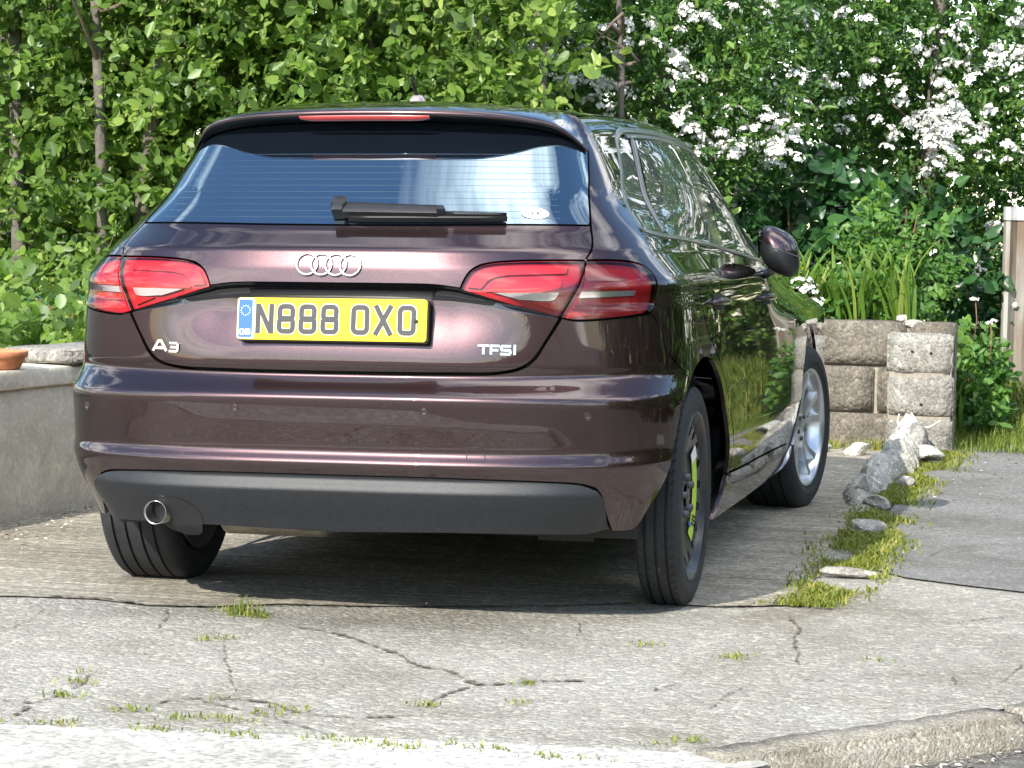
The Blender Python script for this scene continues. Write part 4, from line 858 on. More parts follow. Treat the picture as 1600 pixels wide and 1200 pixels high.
def rock(name, c, size, mat, parent=None, rz=0, seed=0):
    r = np.random.default_rng(seed); bm = bmesh.new(); bmesh.ops.create_icosphere(bm, subdivisions=3, radius=.5); k = r.normal(0, 1, (7, 3))*3.2; ph = r.random(7)*6; cut = r.normal(0, 1, (9, 3)); cut /= np.linalg.norm(cut, axis=1, keepdims=True)
    for v in bm.verts:
        p = np.array(v.co); n_ = p/np.linalg.norm(p); d = sum(math.sin(p@kk+f)*.035 for kk, f in zip(k, ph))
        for cc in cut:
            q = p@cc
            if q > .27: p = p-cc*(q-.27)*.95
        v.co = Vector(tuple((p+n_*d)*np.array(size)*1.15+r.normal(0, .004, 3)*np.array(size)))
    me = bpy.data.meshes.new(name); bm.to_mesh(me); bm.free(); me.materials.append(mat); me.polygons.foreach_set('use_smooth', [True]*len(me.polygons)); me.set_sharp_from_angle(angle=.45); o = bpy.data.objects.new(name, me); link(o, parent); o.location = c; o.rotation_euler[2] = rz; return o
# rendered garden wall on the left
gw_ = empty('garden_wall', (-1.75, .9, 0)); tag(gw_, 'low cement rendered garden wall left of the car', 'wall')
def wall_line(y): return -1.865+.14*y+.004*(y-1)**2
ys_ = np.linspace(-2.2, 4.6, 69); V, Fc = [], []
prof = [(0, -.06), (0, .10), (.002, .30), (.0, .455), (-.004, .465), (.012, .470), (.014, .520), (.006, .532), (-.20, .536), (-.215, .52), (-.215, -.06)]
for y in ys_:
    j = random.gauss(0, .0015)
    for (dx, z) in prof: V.append((wall_line(y)+dx+j, y, z+random.gauss(0, .001)))
m = len(prof); Fc = [(i*m+q, (i+1)*m+q, (i+1)*m+q+1, i*m+q+1) for i in range(len(ys_)-1) for q in range(m-1)]+[tuple(range(m)), tuple(range((len(ys_)-1)*m, len(ys_)*m))[::-1]]
wf = mesh_np('rendered_face', np.array(V)-np.array([-1.75, .9, 0]), Fc, RENDER, gw_, smooth=True); wf.data.set_sharp_from_angle(angle=.7)
for k, (y0, y1) in enumerate(((1.38, 1.98), (2.0, 2.6), (2.62, 3.2))):
    yc = (y0+y1)/2; rough_block('coping_slab', (wall_line(yc)-.12+1.75, yc-.9, .565), (.30, y1-y0, .05), BLOCKP, gw_, rz=-.14, bev=.006, amp=.0015, seed=k)
# terracotta pot standing on the wall
TERRA = simple('terracotta', (.52, .20, .09), .7, noise=.2, nscale=30, bump=.001)
pot = empty('flower_pot', (wall_line(1.10)-.10, 1.06, .536)); tag(pot, 'orange terracotta saucer standing on the rendered garden wall', 'plant pot')
V, Fc = lathe([(0, .0), (.0, .085), (.004, .09), (.040, .108)], 40, 'z'); mesh_np('bowl', V, Fc, TERRA, pot, smooth=True)
V, Fc = lathe([(.038, .108), (.040, .114), (.060, .117), (.063, .113), (.060, .108), (.012, .086)], 40, 'z'); mesh_np('rim', V, Fc, TERRA, pot, smooth=True)
V, Fc = lathe([(.035, .0), (.035, .098)], 24, 'z'); mesh_np('compost', V, Fc, SOIL, pot)
# block retaining wall and its end pier
bw = empty('block_wall', (.40, 5.42, 0)); tag(bw, 'brown weathered concrete block wall in front of the car', 'wall')
MORT = simple('mortar', (.30, .265, .215), .95, noise=.3, nscale=40)
V, Fc = box_vf((.10, .02, .29), (1.55, .186, .64)); mesh_np('mortar_core', V, Fc, MORT, bw)
hs_ = [(-.05, .175), (.182, .405), (.412, .628)]
for r_, (z0, z1) in enumerate(hs_):
    x = -.70+(.30 if r_ % 2 else 0)
    while x < .86:
        x1 = min(x+.44, .88)
        if x1-x > .08: rough_block('block', ((x+x1)/2, 0, (z0+z1)/2), (x1-x-.010, .20, z1-z0-.003), BLOCKM, bw, bev=.006, amp=.0014, seed=int(100*r_+x*50))
        x += .45
pr = empty('gate_pier', (1.118, 5.33, 0)); tag(pr, 'pale grey pitted block pier at the end of the block wall', 'pier')
V, Fc = box_vf((0, 0, .30), (.30, .200, .52)); mesh_np('mortar_core', V, Fc, MORT, pr)
for k, (z0, z1, dx) in enumerate(((-.06, .165, 0), (.172, .372, .004), (.380, .578, -.004))):
    rough_block('block', (dx, 0, (z0+z1)/2), (.318, .215, z1-z0), BLOCKP, pr, bev=.009, amp=.0022, cuts=4, seed=31+k)
for k, (dx, dz) in enumerate(((-.04, .49), (.05, .485), (.01, .235))):
    V, Fc = lathe([(0, .0), (.0, .006), (-.003, .008)], 7, 'y'); V = np.array(V)*np.array([1, 1, .7])+np.array([dx, -.113, dz]); mesh_np('pit_shade_disc', V, Fc, SOOT_HOLE_BLACK, pr)  # flat black discs on the block face, painting the shade inside small pits
st = rock('loose_stone', (1.09, 5.36, .605), (.125, .09, .06), STONE, None, rz=.3, seed=5); tag(st, 'rounded pale stone lying on top of the block pier', 'stone')
st = rock('loose_stone', (1.0, 5.42, .645), (.06, .07, .045), STONE, None, rz=.8, seed=6); tag(st, 'small white stone at the right end of the block wall top', 'stone')
# corrugated steel sheet at the right edge
CORR = None
m_, t_, b_ = new_mat('rusty_galvanised'); b_.inputs['Roughness'].default_value = .55; b_.inputs['Metallic'].default_value = .35
g = t_.nodes.new('ShaderNodeNewGeometry'); n1 = t_.nodes.new('ShaderNodeTexNoise'); n1.inputs['Scale'].default_value = 9; n1.inputs['Detail'].default_value = 9; mp_ = t_.nodes.new('ShaderNodeMapping'); mp_.inputs['Scale'].default_value = (1, 1, .25)
t_.links.new(g.outputs['Position'], mp_.inputs[0]); t_.links.new(mp_.outputs[0], n1.inputs['Vector']); r1 = t_.nodes.new('ShaderNodeValToRGB'); r1.color_ramp.elements[0].position = .38; r1.color_ramp.elements[1].position = .62; r1.color_ramp.elements[0].color = (.36, .35, .31, 1); r1.color_ramp.elements[1].color = (.20, .145, .10, 1)
t_.links.new(n1.outputs['Fac'], r1.inputs[0]); t_.links.new(r1.outputs[0], b_.inputs['Base Color']); CORR = m_
cs = empty('corrugated_sheet', (1.56, 7.0, .24)); tag(cs, 'rusty corrugated steel post with a bolt at the right edge', 'metal sheet')
prof = [(-.135, .02), (-.130, -.02), (-.118, -.035), (-.095, -.035), (-.080, .0), (-.060, .025), (-.035, .03), (-.012, .02), (.008, -.012), (.018, -.03), (.03, -.035)]
V = [(x, y+.004*j_, z) for j_ in (0, 1) for x, y in prof for z in (-.1, .3, .6, .965)]; m = 4; n = len(prof)
Fc = [(o_+i*m+j, o_+(i+1)*m+j, o_+(i+1)*m+j+1, o_+i*m+j+1) for o_ in (0, n*m) for i in range(n-1) for j in range(3)]+[(i*m+3, (i+1)*m+3, n*m+(i+1)*m+3, n*m+i*m+3) for i in range(n-1)]
cw = mesh_np('corrugated_panel', V, Fc, CORR, cs, smooth=False)
V = [(x*1.02, y-.008*j_-.004, z) for j_ in (0, 1) for x, y in prof for z in (.90, .972)]; Fc = [(n*2+i*2, n*2+(i+1)*2, n*2+(i+1)*2+1, n*2+i*2+1) for i in range(n-1)]
mesh_np('top_flange', V, Fc, simple('galvanised', (.62, .62, .60), .45, metal=.5), cs)
V, Fc = lathe([(0, .0), (.0, .020), (.012, .020), (.014, .013), (.026, .012), (.027, .0)], 6, 'y'); mesh_np('bolt', np.array(V)*np.array([1, -1, 1])+np.array([-.058, .022, .43]), Fc, simple('dull_bolt', (.40, .40, .38), .5, metal=.6), cs)
# rubble edging beside the drive
EDG = [((1.165, 1.84, .025), (.20, .12, .055), .35, 'large flat pale stone lying on the mossy strip beside the drive'), ((1.06, 2.95, .05), (.06, .26, .10), -.06, 'long upright slab of broken edging beside the drive'), ((1.05, 3.30, .06), (.08, .24, .09), .15, 'jagged slab of concrete in the middle of the rubble edging'), ((1.08, 3.60, .06), (.09, .26, .10), -.15, 'thick lump behind the jagged slab in the rubble edging'), ((1.07, 3.92, .07), (.08, .24, .11), .1, 'rough lump in the middle of the rubble edging'), ((1.11, 4.20, .07), (.10, .22, .12), -.1, 'angular lump third from the pier in the rubble edging'), ((1.10, 4.50, .08), (.09, .26, .13), .1, 'long pale lump second from the pier in the rubble edging'), ((1.13, 4.82, .09), (.11, .28, .15), 0, 'rounded lump touching the foot of the block pier'), ((1.21, 4.60, .05), (.12, .22, .07), .3, 'wide lump on the path side of the rubble edging'), ((1.15, 2.62, .03), (.10, .20, .06), .2, 'pale angular stone at the near end of the rubble edging'), ((1.20, 3.45, .03), (.08, .14, .05), .6, 'small flat stone on the path side of the rubble edging'), ((.62, 4.95, .03), (.26, .14, .09), .1, 'flat mossy stone lying below the block wall near the front wheel'), ((.86, 4.90, .03), (.16, .10, .07), .5, 'small brown stone below the block wall'), ((1.24, .70, .02), (.16, .10, .03), .3, 'thin flake of concrete in the grass strip near the rear wheel')]
for k, (c, s, rz, lab) in enumerate(EDG):
    s = tuple(v*(1.0 if k in (0, 9, 13) else .95) for v in s); o = rock('edging_stone', c, s, STONE if k % 3 != 1 else BLOCKP, None, rz=rz, seed=60+k)
    tag(o, lab or 'broken lump of concrete in the rubble edging by the pier', 'stone', 'rubble edging stones')
# crumbled haunching of the old edging: one long lumpy ridge
L = smooth_line([(1.10, 5.02), (1.09, 4.5), (1.10, 4.1), (1.06, 3.7), (1.07, 3.3), (1.04, 2.95), (1.09, 2.66), (1.13, 2.45)], .012); n = len(L); rr = np.random.default_rng(3)
def wob(k, a): return sum(a*np.sin(np.arange(n)*f+p)/(1+i*.5) for i, (f, p) in enumerate(zip(rr.uniform(.04, .9, k), rr.random(k)*6)))
hh = np.interp(np.arange(n), [0, n*.3, n*.7, n-1], [.17, .12, .09, .015])*(1+wob(7, .16)); ww = np.interp(np.arange(n), [0, n*.5, n-1], [.085, .065, .04])*(1+wob(7, .14)); V = []; m = 13
for i in range(n):
    for a in np.linspace(0, PI, m): V.append((L[i][0]+math.cos(a)*ww[i]*(1+rr.normal(0, .05)), L[i][1]+rr.normal(0, .002), max(0, math.sin(a))**.8*hh[i]*(1+rr.normal(0, .045))-.004))
rd = mesh_np('edging_ridge', V, [(i*m+q, (i+1)*m+q, (i+1)*m+q+1, i*m+q+1) for i in range(n-1) for q in range(m-1)], STONE, smooth=True); rd.data.set_sharp_from_angle(angle=.6)
tag(rd, 'long pale crumbling ridge of old edging running to the block pier', 'edging')
TWIG = simple('bleached_wood', (.62, .55, .44), .8, noise=.3, nscale=60)
tw = []
for pth in ([(0, 0, 0), (.05, 0, .035), (.11, -.01, .025), (.17, -.02, .06)], [(0, 0, 0), (-.03, 0, .04), (-.025, -.01, .085)], [(.03, 0, .02), (.045, -.01, .06), (.03, -.01, .095)]): tw.append(tube(smooth_line(pth, .02), np.linspace(.009, .004, len(smooth_line(pth, .02))), 7))
V, Fc = merge(tw); o = mesh_np('dead_branch', V, Fc, TWIG, None, smooth=True); o.location = (1.07, 4.95, .12); tag(o, 'bleached forked twig lying against the foot of the block pier', 'twig')
# green chain link fence behind the garden wall
WIRE = simple('green_plastic_wire', (.03, .16, .12), .4)
cf = empty('wire_fence', (-2.6, 4.05, 0)); tag(cf, 'green chain link fence among the bushes behind the garden wall', 'fence')
pit = .055; nrow = 12
for k in range(44):
    x0 = -1.6+k*pit*1.35; pts = []
    for i in range(nrow+1): pts.append((x0+(pit*.68 if i % 2 else -pit*.68), .004*(1 if i % 2 else -1), .02+i*pit*1.02))
    V, Fc = tube(pts, .0028, 4, False); mesh_np('wire', V, Fc, WIRE, cf)
for x in (-1.5, .1, 1.4):
    V, Fc = tube([(x, .02, 0), (x, .02, .74)], .018, 8); mesh_np('fence_post', V, Fc, WIRE, cf)
# ------------------------------------------------------------------ vegetation
LEAF1 = leaf_mat('alder_leaf', (.085, .150, .033), (.185, .30, .062), (.36, .46, .12), trans=.5, rough=.38)
LEAF2 = leaf_mat('hawthorn_leaf', (.042, .10, .026), (.085, .185, .04), (.18, .30, .055), trans=.4)
LEAF3 = leaf_mat('ivy_leaf', (.018, .055, .018), (.035, .10, .028), (.06, .15, .04), trans=.25, rough=.3)
LEAF4 = leaf_mat('privet_leaf', (.06, .15, .03), (.10, .22, .04), (.17, .30, .05), trans=.4)
STRAP = leaf_mat('strap_leaf', (.10, .19, .03), (.19, .30, .05), (.36, .40, .10), trans=.4)
GRASSM = leaf_mat('grass_blade', (.07, .13, .02), (.15, .22, .03), (.34, .33, .09), trans=.35)
MOSS = leaf_mat('moss_blade', (.09, .13, .02), (.20, .24, .03), (.38, .34, .09), trans=.3)
PETAL = simple('white_petal', (.74, .73, .68), .6); YPETAL = simple('yellow_petal', (.62, .58, .05), .6)
BARK = simple('grey_bark', (.12, .105, .085), .9, noise=.45, nscale=18, bump=.008, bscale=40)
BARK2 = simple('twig_bark', (.15, .115, .085), .85, noise=.3, nscale=40)
RSTEM = simple('reddish_stem', (.22, .10, .06), .7)
TPL_ROUND = (np.array([(0, 0, 0), (.30, .22, .05), (.43, .55, .06), (.28, .88, .02), (0, 1, -.02), (-.28, .88, .02), (-.43, .55, .06), (-.30, .22, .05)]), [(0, 1, 2, 3), (0, 3, 4, 4), (0, 4, 5, 5), (0, 5, 6, 7)])
TPL_OVAL = (np.array([(0, 0, 0), (.27, .35, .05), (.20, .75, .03), (0, 1, -.04), (-.20, .75, .03), (-.27, .35, .05)]), [(0, 1, 2, 3), (0, 3, 4, 5)])
TPL_HEART = (np.array([(0, .06, 0), (.22, -.03, .03), (.44, .12, .06), (.46, .40, .06), (.26, .74, .02), (0, 1, -.05), (-.26, .74, .02), (-.46, .40, .06), (-.44, .12, .06), (-.22, -.03, .03)]), [(0, 1, 2, 3), (0, 3, 4, 5), (0, 5, 6, 7), (0, 7, 8, 9)])
def leaf_arrays(P, D, Nn, size, tpl):
    """P base, D direction, Nn approx normal, size per leaf"""
    D = D/np.linalg.norm(D, axis=1, keepdims=True); X = np.cross(D, Nn); X /= np.linalg.norm(X, axis=1, keepdims=True)+1e-9; Z = np.cross(X, D)
    X = X*(.62+.42*rng.random((len(P), 1))); Z = Z*rng.normal(1.2, 1.6, (len(P), 1)); T = tpl[0]; V = P[:, None]+size[:, None, None]*(T[None, :, 0, None]*X[:, None]+T[None, :, 1, None]*D[:, None]+T[None, :, 2, None]*Z[:, None])
    k = len(T); tris = []
    for f in tpl[1]:
        f = list(dict.fromkeys(f)); tris += [(f[0], f[i], f[i+1]) for i in range(1, len(f)-1)]
    tris = np.array(tris); F_ = (np.arange(len(P))*k)[:, None, None]+tris[None]; return V.reshape(-1, 3), F_.reshape(-1, 3), len(tris)
def leaf_mesh(name, P, D, Nn, size, tpl, mat, parent, rnd=None, loc=(0, 0, 0), kind=None):
    V, F_, k = leaf_arrays(P, D, Nn, size, tpl); o = mesh_np(name, V-np.asarray(loc), F_, mat, parent, smooth=False)
    me = o.data; at = me.attributes.new('rnd', 'FLOAT', 'FACE'); r = rng.random(len(P)) if rnd is None else rnd
    v = np.repeat(r, k).astype(np.float32)
    if len(v) == len(me.polygons): at.data.foreach_set('value', v)
    if kind: o['kind'] = kind
    return o
SUNV = np.array(tuple(-SUN_DIR))
def twig_leaves(base, dirs, length, per, size, spread=.9, hue=0.):
    """leaves set along twigs; returns arrays"""
    n = len(base); t = rng.random((n, per))**.7; P = base[:, None]+dirs[:, None]*(t*length[:, None])[..., None]; P = P+rng.normal(0, .012, P.shape)
    D = dirs[:, None]*.6+rng.normal(0, spread, (n, per, 3)); D[..., 2] -= .15
    Nn = rng.normal(0, .55, (n, per, 3))+np.array([0, -.25, .55])+SUNV*.35
    s = size*(.45+.85*rng.random((n, per)))*(.75+.5*rng.random((n, 1))); r = np.clip(rng.normal(.45+hue, .20, (n, per))+rng.normal(0, .20, (n, 1)), 0, 1)
    return P.reshape(-1, 3), D.reshape(-1, 3), Nn.reshape(-1, 3), s.ravel(), r.ravel()
def crown_twigs(c, rad, n, clumps=14, seedfac=.45):
    """twig starts gathered in clumps within an ellipsoid"""
    cc = rng.normal(0, 1, (clumps, 3)); cc /= np.linalg.norm(cc, axis=1, keepdims=True); cc *= (.35+.6*rng.random((clumps, 1)))
    k = rng.integers(0, clumps, n); p = cc[k]+rng.normal(0, seedfac*.6, (n, 3)); q = np.linalg.norm(p, axis=1); p = p/np.maximum(q, 1)[:, None]
    d = p+rng.normal(0, .5, p.shape)+np.array([0, 0, .15]); d /= np.linalg.norm(d, axis=1, keepdims=True); return np.array(c)+p*np.array(rad), d
def trunk(name, path, rads, parent, loc, mat=BARK, seg=10):
    V, Fc = tube(smooth_line(path, .15), np.interp(np.linspace(0, 1, len(smooth_line(path, .15))), np.linspace(0, 1, len(rads)), rads), seg, False)
    V = np.array(V)+rng.normal(0, .0025, (len(V), 3)); return mesh_np(name, V-np.array(loc), Fc, mat, parent, smooth=True)
def limb_paths(path, n, reach, z0=.6):
    P = smooth_line(path, .1); out = []
    for i in range(n):
        k = rng.integers(int(len(P)*.15), len(P)); p = P[k]; a = rng.random()*2*PI; L = reach*(.4+.35*rng.random()); d = np.array([math.cos(a), math.sin(a), .25+.5*rng.random()]); m_ = p+d*L*.5+rng.normal(0, .07, 3); e = p+d*L+np.array([0, 0, -.1*L])+rng.normal(0, .10, 3); out.append(np.array([p, m_, e]))
    return out
def tree(name, label, group, path, rads, rad, cz, ntw, leaf, cdx=0., cdy=0., tpl=TPL_ROUND, mat=LEAF1, per=9, limbs=9, twl=.26, clumps=16, nolow=None):
    base = np.array(path[0]); root = empty(name, tuple(base)); tag(root, label, 'tree', group)
    trunk('trunk', path, rads, root, base)
    lp = limb_paths(path, limbs, max(rad[0], rad[1])*.8); parts = [tube(smooth_line(l, .12), np.linspace(.013, .004, len(smooth_line(l, .12))), 5, False) for l in lp]
    V, Fc = merge(parts); mesh_np('branches', np.array(V)-base, Fc, BARK2, root, smooth=True)['kind'] = 'stuff'
    c = (np.array(path[0])+np.array(path[-1]))/2; c[2] = cz; c[0] += cdx; c[1] += cdy; tb, td = crown_twigs(c, rad, ntw, clumps); keep = tb[:, 2] > .15
    if nolow is not None: keep &= nolow(tb)
    tb, td = tb[keep], td[keep]; ln = twl*(.6+.8*rng.random(len(tb)))
    P, D, Nn, s, r = twig_leaves(tb, td, ln, per, leaf, hue=rng.normal(0, .12)); k_ = rng.random(len(P)) < .5; leaf_mesh('crown', P[k_], D[k_], Nn[k_], s[k_], tpl, mat, root, r[k_], base, kind='stuff'); k_ = ~k_; leaf_mesh('crown', P[k_], D[k_], Nn[k_], s[k_]*1.05, TPL_OVAL, mat, root, r[k_], base, kind='stuff')
    sel = rng.permutation(len(tb))[:min(700, len(tb))]; tv, tf = [], []
    for i in sel:
        e = tb[i]+td[i]*ln[i]; w = np.cross(td[i], [0, 0, 1]); w = w/(np.linalg.norm(w)+1e-9)*.0022; b = len(tv); tv += [tb[i]-w, tb[i]+w, e+w*.4, e-w*.4]; tf.append((b, b+1, b+2, b+3))
    mesh_np('twigs', np.array(tv)-base, tf, BARK2, root)['kind'] = 'stuff'
    return root
GA = 'broad leaved young trees beyond the drive'
# clear of the car: nothing grows closer than the drive's end
def clear_car(p): return ~((p[:, 1] < 4.25) & (p[:, 0] > -1.9)) & ((p[:, 0] < -.66-.215*(p[:, 1]-5)) | (p[:, 2] > 2.6))
T_ = [('round leaved tree with a slim straight trunk at far left centre of the hedge', [(-3.02, 5.0, 0), (-3.03, 5.0, .9), (-3.06, 5.02, 1.6), (-3.09, 5.0, 2.3), (-3.2, 5.0, 3.8)], [.034, .030, .026, .022, .01], (1.15, .8, 1.9), 2.0, 1500),
      ('round leaved tree with a thicker leaning trunk next to the slim one', [(-2.93, 5.25, 0), (-2.92, 5.25, .95), (-2.87, 5.25, 1.45), (-2.80, 5.25, 2.0), (-2.65, 5.3, 3.6)], [.052, .046, .040, .034, .015], (1.2, .8, 1.9), 2.0, 1500),
      ('round leaved tree at the left edge of the view', [(-3.62, 5.35, 0), (-3.63, 5.3, 1.2), (-3.66, 5.3, 2.2), (-3.7, 5.4, 3.8)], [.045, .04, .036, .015], (1.2, .9, 1.9), 2.0, 1300),
      ('slender pale stemmed tree behind the roof of the car', [(-.80, 5.35, 0), (-.80, 5.35, .9), (-.82, 5.38, 1.75), (-.86, 5.4, 2.3), (-.9, 5.4, 3.6)], [.03, .026, .023, .02, .01], (.75, .6, 1.25), 1.65, 1000),
      ('leafy tree behind the middle of the car roof', [(-1.75, 5.5, 0), (-1.72, 5.5, 1.2), (-1.78, 5.5, 2.3), (-1.8, 5.5, 3.6)], [.03, .028, .022, .01], (1.15, .85, 1.5), 1.8, 1700),
      ('thin sapling between the leafy trees and the blossom', [(-.52, 5.9, 0), (-.51, 5.9, 1.2), (-.52, 5.9, 1.9), (-.6, 5.9, 3.2)], [.022, .018, .015, .008], (.3, .3, .8), 2.5, 60),
      ('leafy tree further back left behind the slim trunks', [(-4.3, 6.6, 0), (-4.3, 6.6, 1.5), (-4.4, 6.6, 4.2)], [.06, .05, .02], (1.5, 1.0, 2.2), 2.2, 1300),
      ('leafy tree further back behind the car', [(-2.2, 6.9, 0), (-2.2, 6.9, 1.5), (-2.1, 6.9, 4.2)], [.06, .05, .02], (1.6, 1.0, 2.2), 2.2, 1500)]
CD = [(0, .45), (.1, .42), (0, .3), (-.55, .2), (0, .1), (0, 0), (0, 0), (0, 0)]
for (lab, path, rads, rad, cz, ntw), (cdx, cdy) in zip(T_, CD): tree('leafy_tree', lab, GA, path, rads, rad, cz, int(ntw*.92), .066, cdx, cdy, per=11, nolow=clear_car)
# hawthorns in flower
def blossom_mesh(seed, nfl=16):
    r = np.random.default_rng(seed); V, F_ = [], []
    for i in range(nfl):
        d = r.normal(0, 1, 3); d[2] = abs(d[2])+.2; d[1] -= .6; d /= np.linalg.norm(d); c = d*(.030+.012*r.random())*np.array([1.25, 1, .8]); u = np.cross(d, [0, 0, 1]); u /= np.linalg.norm(u)+1e-9; w = np.cross(d, u); R = .0125*(.8+.4*r.random()); a0 = r.random()*6
        b = len(V); V.append(c-d*.003)
        for k in range(10):
            a = a0+2*PI*k/10; rr = R*(1.0 if k % 2 == 0 else .62); V.append(c+(u*math.cos(a)+w*math.sin(a))*rr+d*.003*(k % 2 == 0))
        F_ += [(b, b+1+k, b+1+(k+1) % 10) for k in range(10)]
    me = bpy.data.meshes.new('blossom_cluster'); me.from_pydata([tuple(v) for v in V], [], F_); me.update(); me.materials.append(PETAL); return me
BM = [blossom_mesh(k, 12+3*k) for k in range(5)]
HROOTS = []
GH = 'hawthorns in white flower behind the block wall'
H_T = [('white flowering hawthorn just right of the car roof', [(-.52, 6.75, 0), (-.50, 6.75, 1.0), (-.38, 6.75, 2.8)], (.80, .6, 1.0), 1.95, 1900, 300, lambda p: (p[:, 2] > 1.0)),
       ('large white flowering hawthorn above the block pier', [(.95, 8.25, 0), (.92, 8.25, 1.0), (1.0, 8.25, 3.2)], (1.25, .85, 1.55), 1.75, 3200, 300, lambda p: np.linalg.norm((p-np.array([.80, 7.6, 1.70]))*np.array([1, .45, .8]), axis=1) > .27),
       ('white flowering hawthorn at the right edge of the view', [(2.7, 8.4, 0), (2.7, 8.4, 1.0), (2.8, 8.4, 3.2)], (1.3, .9, 1.6), 1.8, 2200, 160, None)]
for lab, path, rad, cz, ntw, nb, flt in H_T:
    root = tree('hawthorn', lab, GH, path, [.06, .05, .02], rad, cz, ntw, .046, 0., 0., TPL_OVAL, LEAF2, per=11, limbs=12, twl=.18, clumps=22, nolow=flt)
    HROOTS.append(root); rngb = np.random.default_rng(40+len(HROOTS)); zlo = 1.42 if len(HROOTS) == 1 else 1.0; c = np.array([path[1][0], path[1][1], cz]); k = 0; cl = []
    while k < nb:
        if not cl or rngb.random() < (.28 if len(HROOTS) == 1 else .42):
            d = rngb.normal(0, 1, 3); d[1] = -abs(d[1])-.3; d /= np.linalg.norm(d); q = c+d*np.array(rad)*np.array([1.05, 1.18, 1.05])
        else: q = cl[rngb.integers(0, len(cl))]+rngb.normal(0, .085, 3)*np.array([1.3, .5, 1])
        if q[2] < zlo or q[2] > (2.3 if len(HROOTS) == 1 else 2.5): continue
        cl.append(q); o = bpy.data.objects.new('blossom_cluster', BM[rngb.integers(0, 5)]); link(o, root); o.location = tuple(q-np.array(path[0])); o.rotation_euler = (rngb.normal(0, .4), rngb.normal(0, .4), rngb.random()*6); s = .9+.7*rngb.random(); o.scale = (s, s, s); k += 1
# loose single flowers between the clusters
def loose_flowers(n, c, rad):
    d = rng.normal(0, 1, (n, 3)); d[:, 1] = -np.abs(d[:, 1])-.2; d /= np.linalg.norm(d, axis=1, keepdims=True); P = np.array(c)+d*np.array(rad)*(1+rng.normal(0, .06, (n, 1))); Nn = d+rng.normal(0, .5, (n, 3)); D = rng.normal(0, 1, (n, 3))
    return P, D, Nn, .022*(.7+.6*rng.random(n))
for (lab, path, rad, cz, ntw, nb, flt), root in zip(H_T, HROOTS):
    P, D, Nn, s = loose_flowers(420, (path[1][0], path[1][1], cz), np.array(rad)*1.04); k = P[:, 2] > .95; leaf_mesh('loose_blossom', P[k], D[k], Nn[k], s[k], TPL_ROUND, PETAL, root, None, path[0], kind='stuff')
# darker mass of wood behind everything
n = 5200; tb = np.stack([rng.uniform(-9.5, 5.5, n), rng.uniform(8.9, 10.8, n), rng.uniform(0, 4.6, n)], -1); td = rng.normal(0, 1, (n, 3)); td /= np.linalg.norm(td, axis=1, keepdims=True)
tag(leaf_mesh('background_wood', *twig_leaves(tb, td, np.full(n, .4), 9, .13)[:4], TPL_ROUND, LEAF2, None), 'dense dark green thicket behind the trees', 'thicket', kind='stuff')
# ivy and bramble bank below the hawthorns
def bank_plant(name, label, c, rad, n, size, tpl, mat, per=7, cat='shrub', grp=None, stems=0):
    root = empty(name, tuple(c)); tag(root, label, cat, grp); tb, td = crown_twigs(np.array(c)+np.array([0, 0, rad[2]]), rad, n, 9, .6); tb[:, 2] = np.maximum(tb[:, 2], c[2]+.02)
    P, D, Nn, s, r = twig_leaves(tb, td, np.full(n, size*2.2), per, size); Nn = Nn+np.array([0, -.6, .1]); leaf_mesh('foliage', P, D, Nn, s, tpl, mat, root, r, c, kind='stuff')
    sp = []
    for i in range(max(stems, 3)):
        a = rng.normal(0, .35, 2); sp.append(tube([(0, 0, 0), (a[0]*rad[0]*.5, a[1]*rad[1], rad[2]), (a[0]*rad[0], a[1]*rad[1]-.05, rad[2]*1.8)], [.009, .007, .004], 5, False))
    V, Fc = merge(sp); mesh_np('stems', V, Fc, RSTEM, root, smooth=True); return root
bank_plant('ivy_bush', 'dark large leaved bush just behind the door mirror', (.28, 6.9, .45), (.50, .35, .45), 300, .092, TPL_HEART, LEAF3, 6)
bank_plant('ivy_bush', 'dark ivy leaved bush beside the corrugated post', (1.0, 7.1, .35), (.30, .28, .44), 300, .075, TPL_HEART, LEAF3, 6)
bank_plant('leafy_shrub', 'light green small leaved shrub with reddish stem above the pier', (.90, 6.45, .50), (.25, .20, .38), 190, .048, TPL_OVAL, LEAF4, 12, stems=4)
bank_plant('yellow_shrub', 'small yellow green plant beside the door mirror', (.42, 6.25, .50), (.10, .10, .15), 60, .05, TPL_OVAL, leaf_mat('yellow_leaf', (.22, .26, .03), (.42, .42, .04), (.6, .55, .05)), 7)
bank_plant('weed_clump', 'soft green weeds growing between the pier and the corrugated post', (1.33, 6.2, .06), (.10, .30, .22), 170, .055, TPL_OVAL, LEAF4, 9, cat='weeds')
bank_plant('weed_clump', 'green weeds growing behind the block wall', (.55, 5.85, .50), (.55, .22, .12), 300, .06, TPL_OVAL, LEAF4, 8, cat='weeds')
bank_plant('low_shrub', 'low green shrub behind the garden wall at left', (-2.6, 3.6, .15), (.9, .5, .28), 420, .065, TPL_ROUND, LEAF1, 8)
bank_plant('low_shrub', 'leafy undergrowth behind the chain link fence', (-2.7, 4.5, .1), (1.2, .4, .36), 600, .07, TPL_ROUND, LEAF1, 8)
bank_plant('low_shrub', 'leafy undergrowth in front of the parked car', (-.9, 4.9, .2), (1.2, .4, .55), 600, .07, TPL_ROUND, LEAF1, 8)
